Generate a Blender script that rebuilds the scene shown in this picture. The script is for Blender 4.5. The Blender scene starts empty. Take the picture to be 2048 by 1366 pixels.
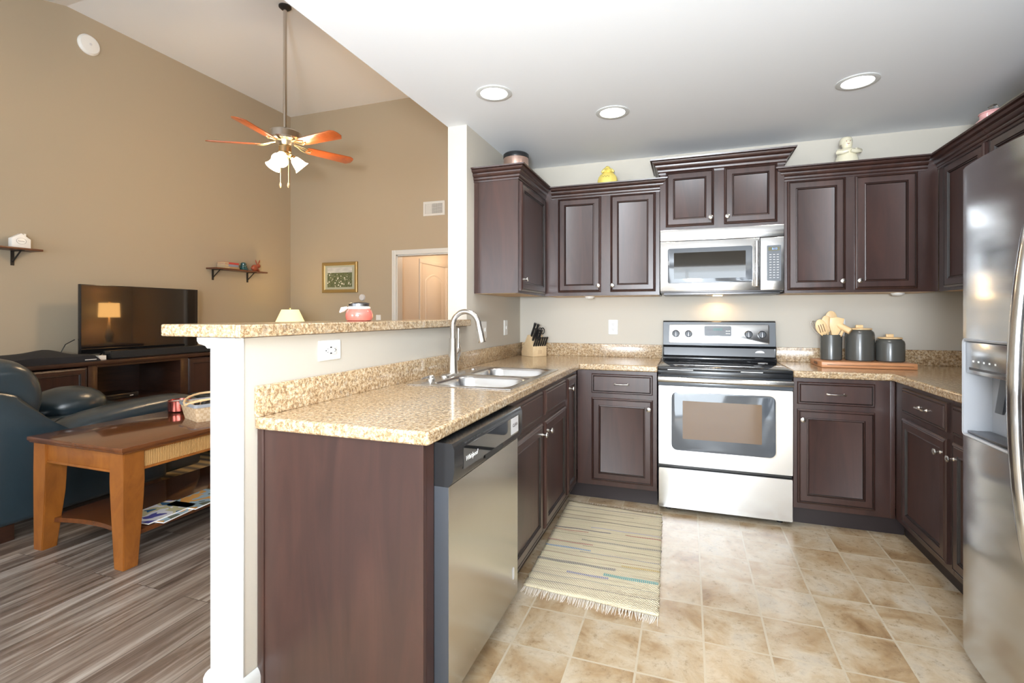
import bpy, bmesh, math, random
from mathutils import Vector, Matrix
PI = math.pi
random.seed(7)
sc = bpy.context.scene
COL = sc.collection

# ---------------------------------------------------------------- camera
YAW = math.radians(19.477); FPX = 996.79; CY = 628.7
cam_d = bpy.data.cameras.new('camera'); cam = bpy.data.objects.new('camera', cam_d); COL.objects.link(cam)
cam.location = (1.322, -3.9418, 1.2449); cam.rotation_euler = (PI/2, 0, YAW)
cam_d.sensor_width = 36; cam_d.sensor_fit = 'HORIZONTAL'; cam_d.lens = FPX/2048*36
cam_d.shift_y = -(683-CY)/2048; cam_d.clip_start = .05
sc.camera = cam
# ---------------------------------------------------------------- view, world, daylight
vs = sc.view_settings
sc.display_settings.display_device = 'sRGB'
vs.view_transform = 'Standard'; vs.look = 'None'; vs.gamma = 1; vs.use_curve_mapping = False
vs.exposure = 0.54
sc.cycles.use_denoising = True
sc.cycles.max_bounces = 8; sc.cycles.diffuse_bounces = 5; sc.cycles.glossy_bounces = 4
sc.cycles.transmission_bounces = 6; sc.cycles.sample_clamp_indirect = 6; sc.cycles.caustics_reflective = False; sc.cycles.caustics_refractive = False
w = bpy.data.worlds.new('sky'); sc.world = w; w.use_nodes = True
w.node_tree.nodes['Background'].inputs[0].default_value = (.80, .90, 1, 1)
w.node_tree.nodes['Background'].inputs[1].default_value = 3.0

def light(name, kind, loc, rot, energy, color=(1, 1, 1), **k):
    d = bpy.data.lights.new(name, kind); o = bpy.data.objects.new(name, d); COL.objects.link(o)
    o.location = loc; o.rotation_euler = rot; d.energy = energy; d.color = color
    for a, b in k.items(): setattr(d, a, b)
    return o
SUNWARM = (1, .95, .88); DAY = (.86, .94, 1)
light('sun', 'SUN', (0, -9, 6), (math.radians(38), 0, math.radians(-8)), 9, SUNWARM, angle=.01)
# daylight coming in at the glass of the windows behind the camera
light('daylight_patio_door', 'AREA', (1.3, -6.9, 1.15), (PI/2, 0, 0), 72, DAY, shape='RECTANGLE', size=2.2, size_y=2.0)
light('daylight_living_window', 'AREA', (-2.3, -6.9, 1.5), (PI/2, 0, 0), 38, DAY, shape='RECTANGLE', size=1.7, size_y=1.4)
light('camera_flash', 'AREA', (.45, -4.25, 1.95), (math.radians(96), 0, math.radians(25)), 5, (1, .98, .95), shape='DISK', size=.16)
light('camera_flash_bounce', 'AREA', (1.3, -4.9, 1.35), (math.radians(150), 0, math.radians(0)), 165, (.84, .92, 1), shape='DISK', size=.5)

# ---------------------------------------------------------------- materials
def nmat(name):
    m = bpy.data.materials.new(name); m.use_nodes = True
    nt = m.node_tree; b = nt.nodes['Principled BSDF']; return m, nt, b
def mat(name, col, rough=.5, metal=0, coat=0, spec=None, emit=None, es=0, trans=0, bump=0, bscale=200, var=0, vscale=6, coatr=.1, sheen=0):
    m, nt, b = nmat(name)
    b.inputs['Base Color'].default_value = (*col, 1); b.inputs['Roughness'].default_value = rough; b.inputs['Metallic'].default_value = metal
    if coat: b.inputs['Coat Weight'].default_value = coat; b.inputs['Coat Roughness'].default_value = coatr
    if spec is not None: b.inputs['Specular IOR Level'].default_value = spec
    if emit: b.inputs['Emission Color'].default_value = (*emit, 1); b.inputs['Emission Strength'].default_value = es
    if trans: b.inputs['Transmission Weight'].default_value = trans
    if sheen: b.inputs['Sheen Weight'].default_value = sheen
    tc = nt.nodes.new('ShaderNodeTexCoord')
    if var:
        n = nt.nodes.new('ShaderNodeTexNoise'); n.inputs['Scale'].default_value = vscale; n.inputs['Detail'].default_value = 4
        nt.links.new(tc.outputs['Object'], n.inputs['Vector'])
        mx = nt.nodes.new('ShaderNodeMix'); mx.data_type = 'RGBA'
        mx.inputs[6].default_value = (*[c*(1-var) for c in col], 1); mx.inputs[7].default_value = (*[min(1, c*(1+var)) for c in col], 1)
        nt.links.new(n.outputs['Fac'], mx.inputs[0]); nt.links.new(mx.outputs[2], b.inputs['Base Color'])
    if bump:
        n = nt.nodes.new('ShaderNodeTexNoise'); n.inputs['Scale'].default_value = bscale
        nt.links.new(tc.outputs['Object'], n.inputs['Vector'])
        bp = nt.nodes.new('ShaderNodeBump'); bp.inputs['Strength'].default_value = bump; bp.inputs['Distance'].default_value = .002
        nt.links.new(n.outputs['Fac'], bp.inputs['Height']); nt.links.new(bp.outputs['Normal'], b.inputs['Normal'])
    return m
def ramp(nt, fac, stops, interp='LINEAR'):
    r = nt.nodes.new('ShaderNodeValToRGB'); e = r.color_ramp.elements; r.color_ramp.interpolation = interp
    e[0].position, e[0].color = stops[0][0], (*stops[0][1], 1); e[1].position, e[1].color = stops[-1][0], (*stops[-1][1], 1)
    for p, c in stops[1:-1]:
        k = e.new(p); k.color = (*c, 1)
    nt.links.new(fac, r.inputs[0]); return r.outputs[0]
def mapping(nt, scale=(1, 1, 1), rot=(0, 0, 0), loc=(0, 0, 0), out='Object'):
    tc = nt.nodes.new('ShaderNodeTexCoord'); mp = nt.nodes.new('ShaderNodeMapping')
    mp.inputs['Scale'].default_value = scale; mp.inputs['Rotation'].default_value = rot; mp.inputs['Location'].default_value = loc
    nt.links.new(tc.outputs[out], mp.inputs[0]); return mp.outputs[0]
def noise(nt, vec, scale, detail=4, rough=.5, dist=0):
    n = nt.nodes.new('ShaderNodeTexNoise'); n.inputs['Scale'].default_value = scale; n.inputs['Detail'].default_value = detail
    n.inputs['Roughness'].default_value = rough; n.inputs['Distortion'].default_value = dist
    nt.links.new(vec, n.inputs['Vector']); return n.outputs['Fac']
def mixc(nt, fac, a, b, mode='MIX'):
    mx = nt.nodes.new('ShaderNodeMix'); mx.data_type = 'RGBA'; mx.blend_type = mode
    for i, v in ((0, fac), (6, a), (7, b)):
        if isinstance(v, (int, float)): mx.inputs[i].default_value = v
        elif isinstance(v, tuple): mx.inputs[i].default_value = (*v, 1)
        else: nt.links.new(v, mx.inputs[i])
    return mx.outputs[2]
def mth(nt, op, a, b=0.0):
    n = nt.nodes.new('ShaderNodeMath'); n.operation = op
    for i, v in enumerate((a, b)):
        if isinstance(v, (int, float)): n.inputs[i].default_value = v
        else: nt.links.new(v, n.inputs[i])
    return n.outputs[0]
def bump(nt, b, h, strength=.3, dist=.002):
    bp = nt.nodes.new('ShaderNodeBump'); bp.inputs['Strength'].default_value = strength; bp.inputs['Distance'].default_value = dist
    nt.links.new(h, bp.inputs['Height']); nt.links.new(bp.outputs['Normal'], b.inputs['Normal'])

M = {}
M['wall'] = mat('wall_paint', (.585, .54, .465), .75, bump=.12, bscale=260)
M['dimwall'] = mat('wall_paint_in_dim_warm_light', (.43, .36, .262), .75, bump=.12, bscale=260)  # kitchen wall paint with the living room's dim warm light put into its colour
M['ceil'] = mat('ceiling_paint', (.84, .86, .89), .85, bump=.05, bscale=300)
M['trim'] = mat('white_trim', (.66, .67, .655), .35)
M['white'] = mat('white_plastic', (.85, .85, .83), .3)
M['slot'] = mat('dark_slot', (.03, .03, .03), .5)
M['black'] = mat('black_plastic', (.012, .013, .015), .25, coat=.3)
M['blackgloss'] = mat('black_glass', (.008, .008, .009), .04, coat=.6, coatr=.02)
M['greyglass'] = mat('tinted_glass', (.085, .095, .11), .07, coat=.6, coatr=.03)
M['rangegrey'] = mat('grey_enamel', (.10, .11, .125), .25)
M['edge'] = mat('dark_grey_edge', (.045, .05, .06), .35)
M['steeldark'] = mat('dark_steel', (.20, .20, .21), .35, 1)
M['nickel'] = mat('brushed_nickel', (.66, .63, .59), .26, 1)
M['chrome'] = mat('chrome', (.80, .80, .80), .12, 1)
M['brass'] = mat('antique_brass', (.62, .50, .30), .3, 1)
M['cab'] = None
def wood(name, c1, c2, scale=(1, 14, 1), rough=.35, coat=.2, ring=5, rot=(0, 0, 0), coatr=.15, bm=.05):
    m, nt, b = nmat(name)
    v = mapping(nt, scale, rot); f = noise(nt, v, ring, 5, .6, 1.2)
    c = ramp(nt, f, [(.3, c1), (.7, c2)])
    nt.links.new(c, b.inputs['Base Color']); b.inputs['Roughness'].default_value = rough
    b.inputs['Coat Weight'].default_value = coat; b.inputs['Coat Roughness'].default_value = coatr
    bump(nt, b, f, bm, .001); return m
M['cab'] = wood('espresso_maple', (.031, .0138, .0112), (.060, .0255, .0190), (5, 5, .7), .34, .35, 2.2, coatr=.28, bm=.03)
M['glaze'] = mat('dark_glaze', (.008, .004, .003), .4)
M['toe'] = mat('espresso_toe_kick', (.02, .012, .012), .45)
M['maple'] = mat('natural_maple_underside', (.62, .44, .26), .5, var=.1)
M['oak'] = wood('honey_oak', (.20, .060, .009), (.33, .112, .018), (1.2, 1.2, .5), .35, .3, 9)
M['oaktop'] = wood('dark_cherry_top', (.085, .025, .007), (.15, .046, .012), (1, .3, 1), .16, .6, 10, coatr=.07)
M['dkwood'] = wood('dark_walnut', (.028, .011, .007), (.055, .022, .012), (1, .6, 4), .35, .2, 6)
M['shelfwood'] = wood('shelf_walnut', (.10, .035, .018), (.16, .06, .03), (1, .3, 2), .4, .1, 6)
M['blockwood'] = wood('pale_maple', (.68, .50, .29), (.78, .60, .37), (3, 3, 3), .4, .1, 4)
M['spoon'] = wood('bamboo', (.74, .50, .25), (.84, .61, .34), (3, 3, 1), .45, .05, 6)
M['board'] = wood('cutting_board_wood', (.50, .22, .095), (.62, .30, .14), (1, 6, 6), .4, .1, 6)
M['cherry'] = wood('cherry_blade', (.38, .085, .022), (.50, .13, .035), (3, 3, 3), .3, .4, 5)
M['stone'] = mat('charcoal_stoneware', (.075, .075, .068), .27, coat=.2)
M['pinkgl'] = mat('pink_glazed', (.84, .46, .45), .15, coat=.5)
M['pinkjar'] = mat('coral_pink_glass', (.86, .22, .17), .08, coat=.8, trans=.15)
M['cloth'] = mat('cream_cloth', (.85, .78, .70), .9)
M['cream'] = mat('cream_ceramic', (.80, .74, .56), .2, coat=.5)
M['yellow'] = mat('yellow_ceramic', (.83, .66, .16), .3, coat=.3)
M['rose'] = mat('rose_gold_steel', (.72, .50, .42), .25, .9)
M['leather'] = mat('navy_leather', (.021, .036, .046), .30, coat=.3, coatr=.25, var=.35, vscale=4, bump=.9, bscale=14)
M['fabricblk'] = mat('black_nylon', (.012, .013, .018), .7)
M['grille'] = mat('speaker_cloth', (.014, .015, .017), .8)
M['iron'] = mat('black_iron', (.015, .013, .012), .5)
M['teal'] = mat('teal_glass', (.02, .09, .10), .08, coat=.6)
M['redglz'] = mat('rust_glaze', (.36, .085, .04), .3)
M['paper'] = mat('paper', (.52, .40, .24), .8)
M['ovenpane'] = mat('oven_inner_glass', (.16, .10, .06), .06, coat=.4, coatr=.03)
M['redb'] = mat('red_cover', (.48, .06, .05), .6); M['blueb'] = mat('grey_blue_cover', (.25, .27, .36), .6); M['tanb'] = mat('tan_cover', (.40, .27, .14), .6)
M['gold'] = mat('gold_frame', (.42, .29, .11), .35, .5)
M['sage'] = mat('sage_mat', (.42, .43, .33), .8)
M['copper'] = mat('copper_tin', (.38, .09, .07), .18, .9)
M['silver'] = mat('silver_label', (.7, .7, .72), .4)
M['display'] = mat('display', (.03, .04, .04), .1, emit=(.25, .55, .55), es=.25)
M['mwdisp'] = mat('microwave_display', (.06, .06, .03), .2, emit=(.5, .45, .2), es=.12)
M['blue'] = mat('blue_digits', (.1, .2, .8), .3, emit=(.15, .35, 1), es=1.2)
M['glow'] = mat('downlight_lens', (1, 1, 1), .5, emit=(1, .97, .92), es=10)
M['bulbglass'] = mat('lit_frosted_glass', (.95, .9, .8), .4, emit=(1, .80, .52), es=9)
M['shade1'] = mat('lit_yellow_shade', (.85, .78, .45), .8, emit=(1, .86, .42), es=.75)
M['shade2'] = mat('lit_orange_shade', (.8, .5, .2), .8, emit=(1, .52, .16), es=9.0)
M['hoodlamp'] = mat('hood_lamp', (1, .8, .5), .5, emit=(1, .62, .25), es=8)
M['clear'] = mat('clear_glass', (.95, .95, .97), .03, trans=1)
M['winglass'] = mat('window_glass', (1, 1, 1), 0, trans=1)
M['curtain'] = mat('sheer_curtain', (.85, .85, .82), .9)
M['halldoor'] = mat('hall_door_paint', (.78, .70, .60), .45)
M['dispenser'] = mat('dispenser_grey', (.36, .37, .39), .25)

def steel(name, col, rough, axis, amt=.05, wave=(1, 1, .7), ws=.35):
    m, nt, b = nmat(name); sc_ = [260, 260, 260]; sc_[axis] = 1.5
    v = mapping(nt, tuple(sc_)); f = noise(nt, v, 1.0, 2)
    r = mth(nt, 'ADD', mth(nt, 'MULTIPLY', f, amt*2), rough-amt)
    nt.links.new(r, b.inputs['Roughness']); b.inputs['Metallic'].default_value = 1
    b.inputs['Base Color'].default_value = (*col, 1)
    # slow dents of thin sheet metal
    f2 = noise(nt, mapping(nt, wave), 2.2, 1); bump(nt, b, f2, ws, .02)
    return m
M['steel'] = steel('brushed_stainless', (.74, .735, .725), .22, 0, .015)
M['steelv'] = steel('brushed_stainless_dishwasher', (.66, .64, .60), .26, 1, .012)
M['fridge'] = steel('brushed_stainless_fridge', (.60, .61, .625), .22, 1, .012, (1, .5, 3.2), .5)
M['sink'] = steel('sink_steel', (.66, .66, .66), .25, 1, .03)

def granite():
    m, nt, b = nmat('speckled_laminate')
    v = mapping(nt)
    n1 = noise(nt, v, 78, 6, .75, .3); n2 = noise(nt, v, 120, 3, .6); n3 = noise(nt, v, 9, 3)
    c = ramp(nt, n1, [(.33, (.11, .06, .03)), (.42, (.28, .165, .08)), (.49, (.47, .325, .18)), (.56, (.62, .48, .31)), (.66, (.71, .63, .50))])
    dk = ramp(nt, n2, [(.39, (1, 1, 1)), (.45, (0, 0, 0))])
    c = mixc(nt, mth(nt, 'MULTIPLY', dk, .75), c, (.11, .065, .035))
    gy = ramp(nt, noise(nt, v, 38, 5, .6), [(.56, (0, 0, 0)), (.66, (1, 1, 1))])
    c = mixc(nt, mth(nt, 'MULTIPLY', gy, .45), c, (.36, .32, .27))
    c = mixc(nt, mth(nt, 'MULTIPLY', n3, .3), c, (.62, .45, .27))
    nt.links.new(c, b.inputs['Base Color']); b.inputs['Roughness'].default_value = .16
    b.inputs['Coat Weight'].default_value = .25; b.inputs['Coat Roughness'].default_value = .08
    return m
M['granite'] = granite()
def tile():
    m, nt, b = nmat('stone_look_tile')
    v = mapping(nt, (1, 1, 1), loc=(-1.223, 1.713, 0))
    br = nt.nodes.new('ShaderNodeTexBrick'); nt.links.new(v, br.inputs['Vector'])
    br.offset = 0; br.squash = 1; br.inputs['Scale'].default_value = 1; br.inputs['Brick Width'].default_value = .229; br.inputs['Row Height'].default_value = .25
    br.inputs['Mortar Size'].default_value = .0042; br.inputs['Mortar Smooth'].default_value = .1
    br.inputs['Color1'].default_value = (0, 0, 0, 1); br.inputs['Color2'].default_value = (1, 1, 1, 1); br.inputs['Mortar'].default_value = (.5, .5, .5, 1)
    ov = nt.nodes.new('ShaderNodeVectorMath'); ov.operation = 'ADD'
    sx = nt.nodes.new('ShaderNodeVectorMath'); sx.operation = 'SCALE'; sx.inputs[3].default_value = 7.3
    nt.links.new(br.outputs['Color'], sx.inputs[0]); nt.links.new(v, ov.inputs[0]); nt.links.new(sx.outputs[0], ov.inputs[1])
    n1 = noise(nt, ov.outputs[0], 5.0, 8, .62, .5); n2 = noise(nt, ov.outputs[0], 34, 8, .8)
    c = ramp(nt, n1, [(.30, (.27, .155, .07)), (.40, (.42, .285, .155)), (.49, (.52, .40, .26)), (.58, (.61, .515, .385)), (.72, (.50, .44, .36))])
    d = ramp(nt, n2, [(.36, (1, 1, 1)), (.54, (0, 0, 0))])
    c = mixc(nt, mth(nt, 'MULTIPLY', d, .42), c, (.36, .27, .18))
    tint = mixc(nt, br.outputs['Color'], (.94, .90, .84), (1.0, 1.0, 1.0)); c = mixc(nt, 1.0, c, tint, 'MULTIPLY')
    c = mixc(nt, br.outputs['Fac'], c, (.56, .47, .34))
    nt.links.new(c, b.inputs['Base Color'])
    nt.links.new(mth(nt, 'ADD', mth(nt, 'MULTIPLY', n2, .18), .20), b.inputs['Roughness'])
    bump(nt, b, mth(nt, 'MULTIPLY', br.outputs['Fac'], -1.0), .35, .002)
    return m
M['tile'] = tile()
def planks():
    m, nt, b = nmat('grey_oak_planks')
    v = mapping(nt, (1, 1, 1), rot=(0, 0, PI/2))
    br = nt.nodes.new('ShaderNodeTexBrick'); nt.links.new(v, br.inputs['Vector'])
    br.offset = .37; br.inputs['Scale'].default_value = 1; br.inputs['Brick Width'].default_value = 1.2; br.inputs['Row Height'].default_value = .15
    br.inputs['Mortar Size'].default_value = .0012; br.inputs['Mortar Smooth'].default_value = .2
    br.inputs['Color1'].default_value = (0, 0, 0, 1); br.inputs['Color2'].default_value = (1, 1, 1, 1)
    v2 = mapping(nt, (11, .7, 1)); sx = nt.nodes.new('ShaderNodeVectorMath'); sx.operation = 'SCALE'; sx.inputs[3].default_value = 9
    ov = nt.nodes.new('ShaderNodeVectorMath'); ov.operation = 'ADD'
    nt.links.new(br.outputs['Color'], sx.inputs[0]); nt.links.new(v2, ov.inputs[0]); nt.links.new(sx.outputs[0], ov.inputs[1])
    f = noise(nt, ov.outputs[0], 1.7, 7, .62, .8)
    c = ramp(nt, f, [(.30, (.058, .040, .030)), (.43, (.135, .10, .078)), (.53, (.25, .205, .17)), (.66, (.43, .385, .34))])
    c = mixc(nt, mth(nt, 'MULTIPLY', br.outputs['Color'], .22), c, (.20, .13, .09))
    c = mixc(nt, br.outputs['Fac'], c, (.04, .03, .025))
    nt.links.new(c, b.inputs['Base Color']); b.inputs['Roughness'].default_value = .33
    bump(nt, b, f, .12, .002); return m
M['planks'] = planks()
def ragrug():
    m, nt, b = nmat('rag_weave')
    tc = nt.nodes.new('ShaderNodeTexCoord'); sp = nt.nodes.new('ShaderNodeSeparateXYZ'); nt.links.new(tc.outputs['Object'], sp.inputs[0])
    v = mapping(nt, (1.6, 58, 1))
    base = ramp(nt, noise(nt, v, 1, 3), [(.30, (.60, .49, .33)), (.45, (.74, .63, .44)), (.62, (.80, .70, .48)), (.78, (.66, .58, .46))])
    c = base
    cx = mth(nt, 'MULTIPLY', sp.outputs['X'], 1)
    for k, (yy, col, x0, x1, hw) in enumerate([(.47, (.10, .08, .12), -.3, .3, .004), (.40, (.13, .09, .05), -.3, .12, .003), (.335, (.20, .10, .06), -.3, .3, .003), (.285, (.05, .04, .05), -.3, .3, .0045),
              (.19, (.35, .35, .6), -.1, .3, .004), (.145, (.06, .06, .13), -.3, .02, .006), (.115, (.40, .05, .05), -.3, -.1, .005), (.15, (.42, .06, .05), .1, .3, .006), (.07, (.13, .10, .08), -.3, .3, .003),
              (.02, (.25, .22, .2), -.12, .3, .008), (-.03, (.45, .10, .11), -.3, -.05, .005), (-.05, (.16, .10, .06), -.1, .3, .003), (-.095, (.15, .30, .55), -.3, -.05, .008), (-.12, (.12, .12, .25), -.1, .3, .003),
              (-.17, (.3, .12, .08), -.3, .3, .003), (-.20, (.62, .42, .12), .12, .3, .008), (-.25, (.22, .20, .20), -.3, .1, .012), (-.31, (.08, .38, .40), .05, .3, .013), (-.34, (.2, .2, .42), -.12, .08, .008), (-.39, (.3, .28, .26), -.3, .3, .003), (-.45, (.2, .17, .16), -.3, .3, .003)]):
        wob = mth(nt, 'MULTIPLY', mth(nt, 'SUBTRACT', noise(nt, mapping(nt, (4, 0, 0), loc=(k*3.1, k, 0)), 1, 1), .5), .012)
        dy = mth(nt, 'ABSOLUTE', mth(nt, 'SUBTRACT', mth(nt, 'ADD', sp.outputs['Y'], wob), yy))
        f = mth(nt, 'LESS_THAN', dy, hw)
        f = mth(nt, 'MULTIPLY', f, mth(nt, 'MULTIPLY', mth(nt, 'GREATER_THAN', cx, x0), mth(nt, 'LESS_THAN', cx, x1)))
        # warp threads break the stripe into dots
        f = mth(nt, 'MULTIPLY', f, mth(nt, 'ADD', mth(nt, 'MULTIPLY', mth(nt, 'SINE', mth(nt, 'MULTIPLY', cx, 700)), .3), .6))
        c = mixc(nt, f, c, col)
    nt.links.new(c, b.inputs['Base Color']); b.inputs['Roughness'].default_value = .9
    wv = mth(nt, 'MULTIPLY', mth(nt, 'SINE', mth(nt, 'MULTIPLY', sp.outputs['Y'], 420)), mth(nt, 'SINE', mth(nt, 'MULTIPLY', cx, 500)))
    bump(nt, b, mth(nt, 'ADD', wv, noise(nt, v, 1, 2)), .7, .003)
    return m
M['ragrug'] = ragrug()
def stripes(name, c1, c2, axis, freq, rough=.5):
    m, nt, b = nmat(name); tc = nt.nodes.new('ShaderNodeTexCoord'); sp = nt.nodes.new('ShaderNodeSeparateXYZ'); nt.links.new(tc.outputs['Object'], sp.inputs[0])
    s = mth(nt, 'SINE', mth(nt, 'MULTIPLY', sp.outputs[axis], freq)); f = mth(nt, 'ADD', mth(nt, 'MULTIPLY', s, .5), .5)
    nt.links.new(mixc(nt, f, c1, c2), b.inputs['Base Color']); b.inputs['Roughness'].default_value = rough; bump(nt, b, f, .5, .003); return m
M['cane'] = stripes('ribbed_cane', (.40, .20, .06), (.60, .36, .14), 1, 700)
M['arearug'] = stripes('striped_wool_rug', (.10, .09, .08), (.45, .33, .16), 1, 60, .9)
def basketw():
    m, nt, b = nmat('woven_splint'); v = mapping(nt, (1, 1, 1), rot=(PI/2, 0, 0))
    ck = nt.nodes.new('ShaderNodeTexChecker'); ck.inputs['Scale'].default_value = 55; ck.inputs['Color1'].default_value = (.62, .42, .24, 1); ck.inputs['Color2'].default_value = (.74, .56, .36, 1)
    nt.links.new(v, ck.inputs[0]); nt.links.new(ck.outputs[0], b.inputs['Base Color']); b.inputs['Roughness'].default_value = .6; bump(nt, b, ck.outputs[1], .6, .003); return m
M['basket'] = basketw()
def painting():
    m, nt, b = nmat('daisy_field_painting'); tc = nt.nodes.new('ShaderNodeTexCoord'); sp = nt.nodes.new('ShaderNodeSeparateXYZ'); nt.links.new(tc.outputs['Object'], sp.inputs[0])
    v = tc.outputs['Object']
    sky = ramp(nt, noise(nt, mapping(nt, (1, 1, 4)), 8, 4), [(.35, (.46, .46, .44)), (.65, (.62, .62, .58))])
    fld = ramp(nt, noise(nt, v, 60, 5, .7), [(.35, (.035, .045, .02)), (.5, (.12, .14, .06)), (.7, (.27, .27, .16))])
    vo = nt.nodes.new('ShaderNodeTexVoronoi'); vo.inputs['Scale'].default_value = 26; nt.links.new(v, vo.inputs['Vector'])
    fl = ramp(nt, vo.outputs['Distance'], [(.22, (1, 1, 1)), (.33, (0, 0, 0))])
    fld = mixc(nt, fl, fld, (.74, .72, .62))
    f = mth(nt, 'GREATER_THAN', mth(nt, 'ADD', sp.outputs['Z'], 0.0), .275)
    nt.links.new(mixc(nt, f, fld, sky), b.inputs['Base Color']); b.inputs['Roughness'].default_value = .6; return m
M['painting'] = painting()
def magcover(name, seed, cols):
    m, nt, b = nmat(name); v = mapping(nt, (1, 1, 1), loc=(seed, seed, 0))
    f = noise(nt, v, 9, 2, .5, .5)
    n = len(cols); st = [(.3+.4*i/(n-1), c) for i, c in enumerate(cols)]
    nt.links.new(ramp(nt, f, st, 'CONSTANT'), b.inputs['Base Color']); b.inputs['Roughness'].default_value = .25; return m
M['mag1'] = magcover('magazine_cover_blue', 3, [(.03, .12, .25), (.55, .50, .30), (.75, .75, .78), (.08, .08, .30), (.6, .25, .2)])
M['mag2'] = magcover('magazine_cover_landscape', 11, [(.12, .14, .10), (.30, .42, .48), (.65, .32, .08), (.45, .55, .58)])

# ---------------------------------------------------------------- mesh helpers
def S(y, x0=0, z0=0):      # facing the room from the back wall: u=+X v=+Z n=-Y
    return lambda u, v, n: Vector((x0+u, y-n, z0+v))
def E(x, y0=0, z0=0):      # facing +X: u=+Y
    return lambda u, v, n: Vector((x+n, y0+u, z0+v))
def W(x, y0=0, z0=0):      # facing -X: u=-Y
    return lambda u, v, n: Vector((x-n, y0-u, z0+v))
def U(z, x0=0, y0=0):      # lying flat: u=+X v=+Y n=+Z
    return lambda u, v, n: Vector((x0+u, y0+v, z+n))
def Dn(z, x0=0, y0=0):     # facing down: u=+X v=-Y n=-Z
    return lambda u, v, n: Vector((x0+u, y0-v, z-n))
WD = lambda u, v, n: Vector((u, v, n))
def rotz(T, a, c):
    R = Matrix.Rotation(a, 3, 'Z'); c = Vector(c)
    return lambda u, v, n: R @ (T(u, v, n)-c)+c
def new(): return bmesh.new()
def box(bm, T, u0, u1, v0, v1, n0, n1, bev=0, seg=2):
    vs_ = [bm.verts.new(T(u, v, n)) for n in (n0, n1) for v in (v0, v1) for u in (u0, u1)]
    fs = []
    for a in ((0, 2, 3, 1), (4, 5, 7, 6), (0, 1, 5, 4), (2, 6, 7, 3), (0, 4, 6, 2), (1, 3, 7, 5)):
        fs.append(bm.faces.new([vs_[i] for i in a]))
    if bev:
        es = list({e for f in fs for e in f.edges})
        bmesh.ops.bevel(bm, geom=es, offset=bev, segments=seg, affect='EDGES', profile=.5)
    return bm
def bx(bm, x0, x1, y0, y1, z0, z1, bev=0, seg=2): return box(bm, WD, x0, x1, y0, y1, z0, z1, bev, seg)
def stack(bm, rings, cap0=True, cap1=True, closed=True, mats=None):
    vr = [[bm.verts.new(p) for p in r] for r in rings]; n = len(rings[0])
    for i in range(len(vr)-1):
        for j in range(n if closed else n-1):
            k = (j+1) % n; f = bm.faces.new((vr[i][j], vr[i][k], vr[i+1][k], vr[i+1][j]))
            if mats: f.material_index = mats[i]
    if cap0: bm.faces.new(vr[0][::-1])
    if cap1:
        f = bm.faces.new(vr[-1])
    return bm
def rrect(hx, hy, r, seg=5, cx=0, cy=0):
    r = max(min(r, hx*.999, hy*.999), 1e-5); out = []
    for q, (sx, sy) in enumerate(((1, 1), (-1, 1), (-1, -1), (1, -1))):
        for i in range(seg+1):
            a = q*PI/2+i/seg*PI/2
            out.append((cx+sx*(hx-r)+r*math.cos(a), cy+sy*(hy-r)+r*math.sin(a)))
    return out
def rstack(bm, T, levels, seg=5, **k):   # levels: (cx,cy,hx,hy,r,n)
    stack(bm, [[T(u, v, l[5]) for u, v in rrect(l[2], l[3], l[4], seg, l[0], l[1])] for l in levels], **k); return bm
def lathe(bm, T, prof, cu=0, cv=0, seg=24, cap0=True, cap1=True):
    stack(bm, [[T(cu+r*math.cos(2*PI*i/seg), cv+r*math.sin(2*PI*i/seg), h) for i in range(seg)] for r, h in prof], cap0, cap1); return bm
def prism(bm, T, poly, n0, n1, bev=0):
    a = [bm.verts.new(T(u, v, n0)) for u, v in poly]; b = [bm.verts.new(T(u, v, n1)) for u, v in poly]; m = len(poly)
    fs = [bm.faces.new(a[::-1]), bm.faces.new(b)]
    for i in range(m): fs.append(bm.faces.new((a[i], a[(i+1) % m], b[(i+1) % m], b[i])))
    if bev: bmesh.ops.bevel(bm, geom=list({e for f in fs for e in f.edges}), offset=bev, segments=2, affect='EDGES', profile=.5)
    return bm
def tube(bm, pts, r, seg=10, cap=True):
    pts = [Vector(p) for p in pts]; rs = r if isinstance(r, (list, tuple)) else [r]*len(pts); rings = []; ref = None
    for i, p in enumerate(pts):
        d = (pts[min(i+1, len(pts)-1)]-pts[max(i-1, 0)]).normalized()
        if ref is None: ref = d.orthogonal().normalized()
        a = (ref-d*ref.dot(d)).normalized(); ref = a; b = d.cross(a)
        rings.append([p+rs[i]*(math.cos(2*PI*j/seg)*a+math.sin(2*PI*j/seg)*b) for j in range(seg)])
    stack(bm, rings, cap, cap); return bm
def sweep(bm, path, prof, closed=False):  # path: XY points, profile (out, z); mitred corners, outward = right hand of travel
    P = [Vector(p) for p in path]; rings = []
    for i in range(len(P)):
        d0 = (P[i]-P[i-1]).normalized() if i > 0 else None; d1 = (P[i+1]-P[i]).normalized() if i < len(P)-1 else None
        n0 = Vector((d0.y, -d0.x)) if d0 else None; n1 = Vector((d1.y, -d1.x)) if d1 else None
        if n0 and n1: m = (n0+n1).normalized(); m = m/m.dot(n0)
        else: m = n0 or n1
        rings.append([Vector((P[i].x+m.x*o, P[i].y+m.y*o, z)) for o, z in prof])
    stack(bm, rings, True, True); return bm
def wloc(o):
    v = Vector((0, 0, 0))
    while o: v += o.location; o = o.parent
    return v
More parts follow.
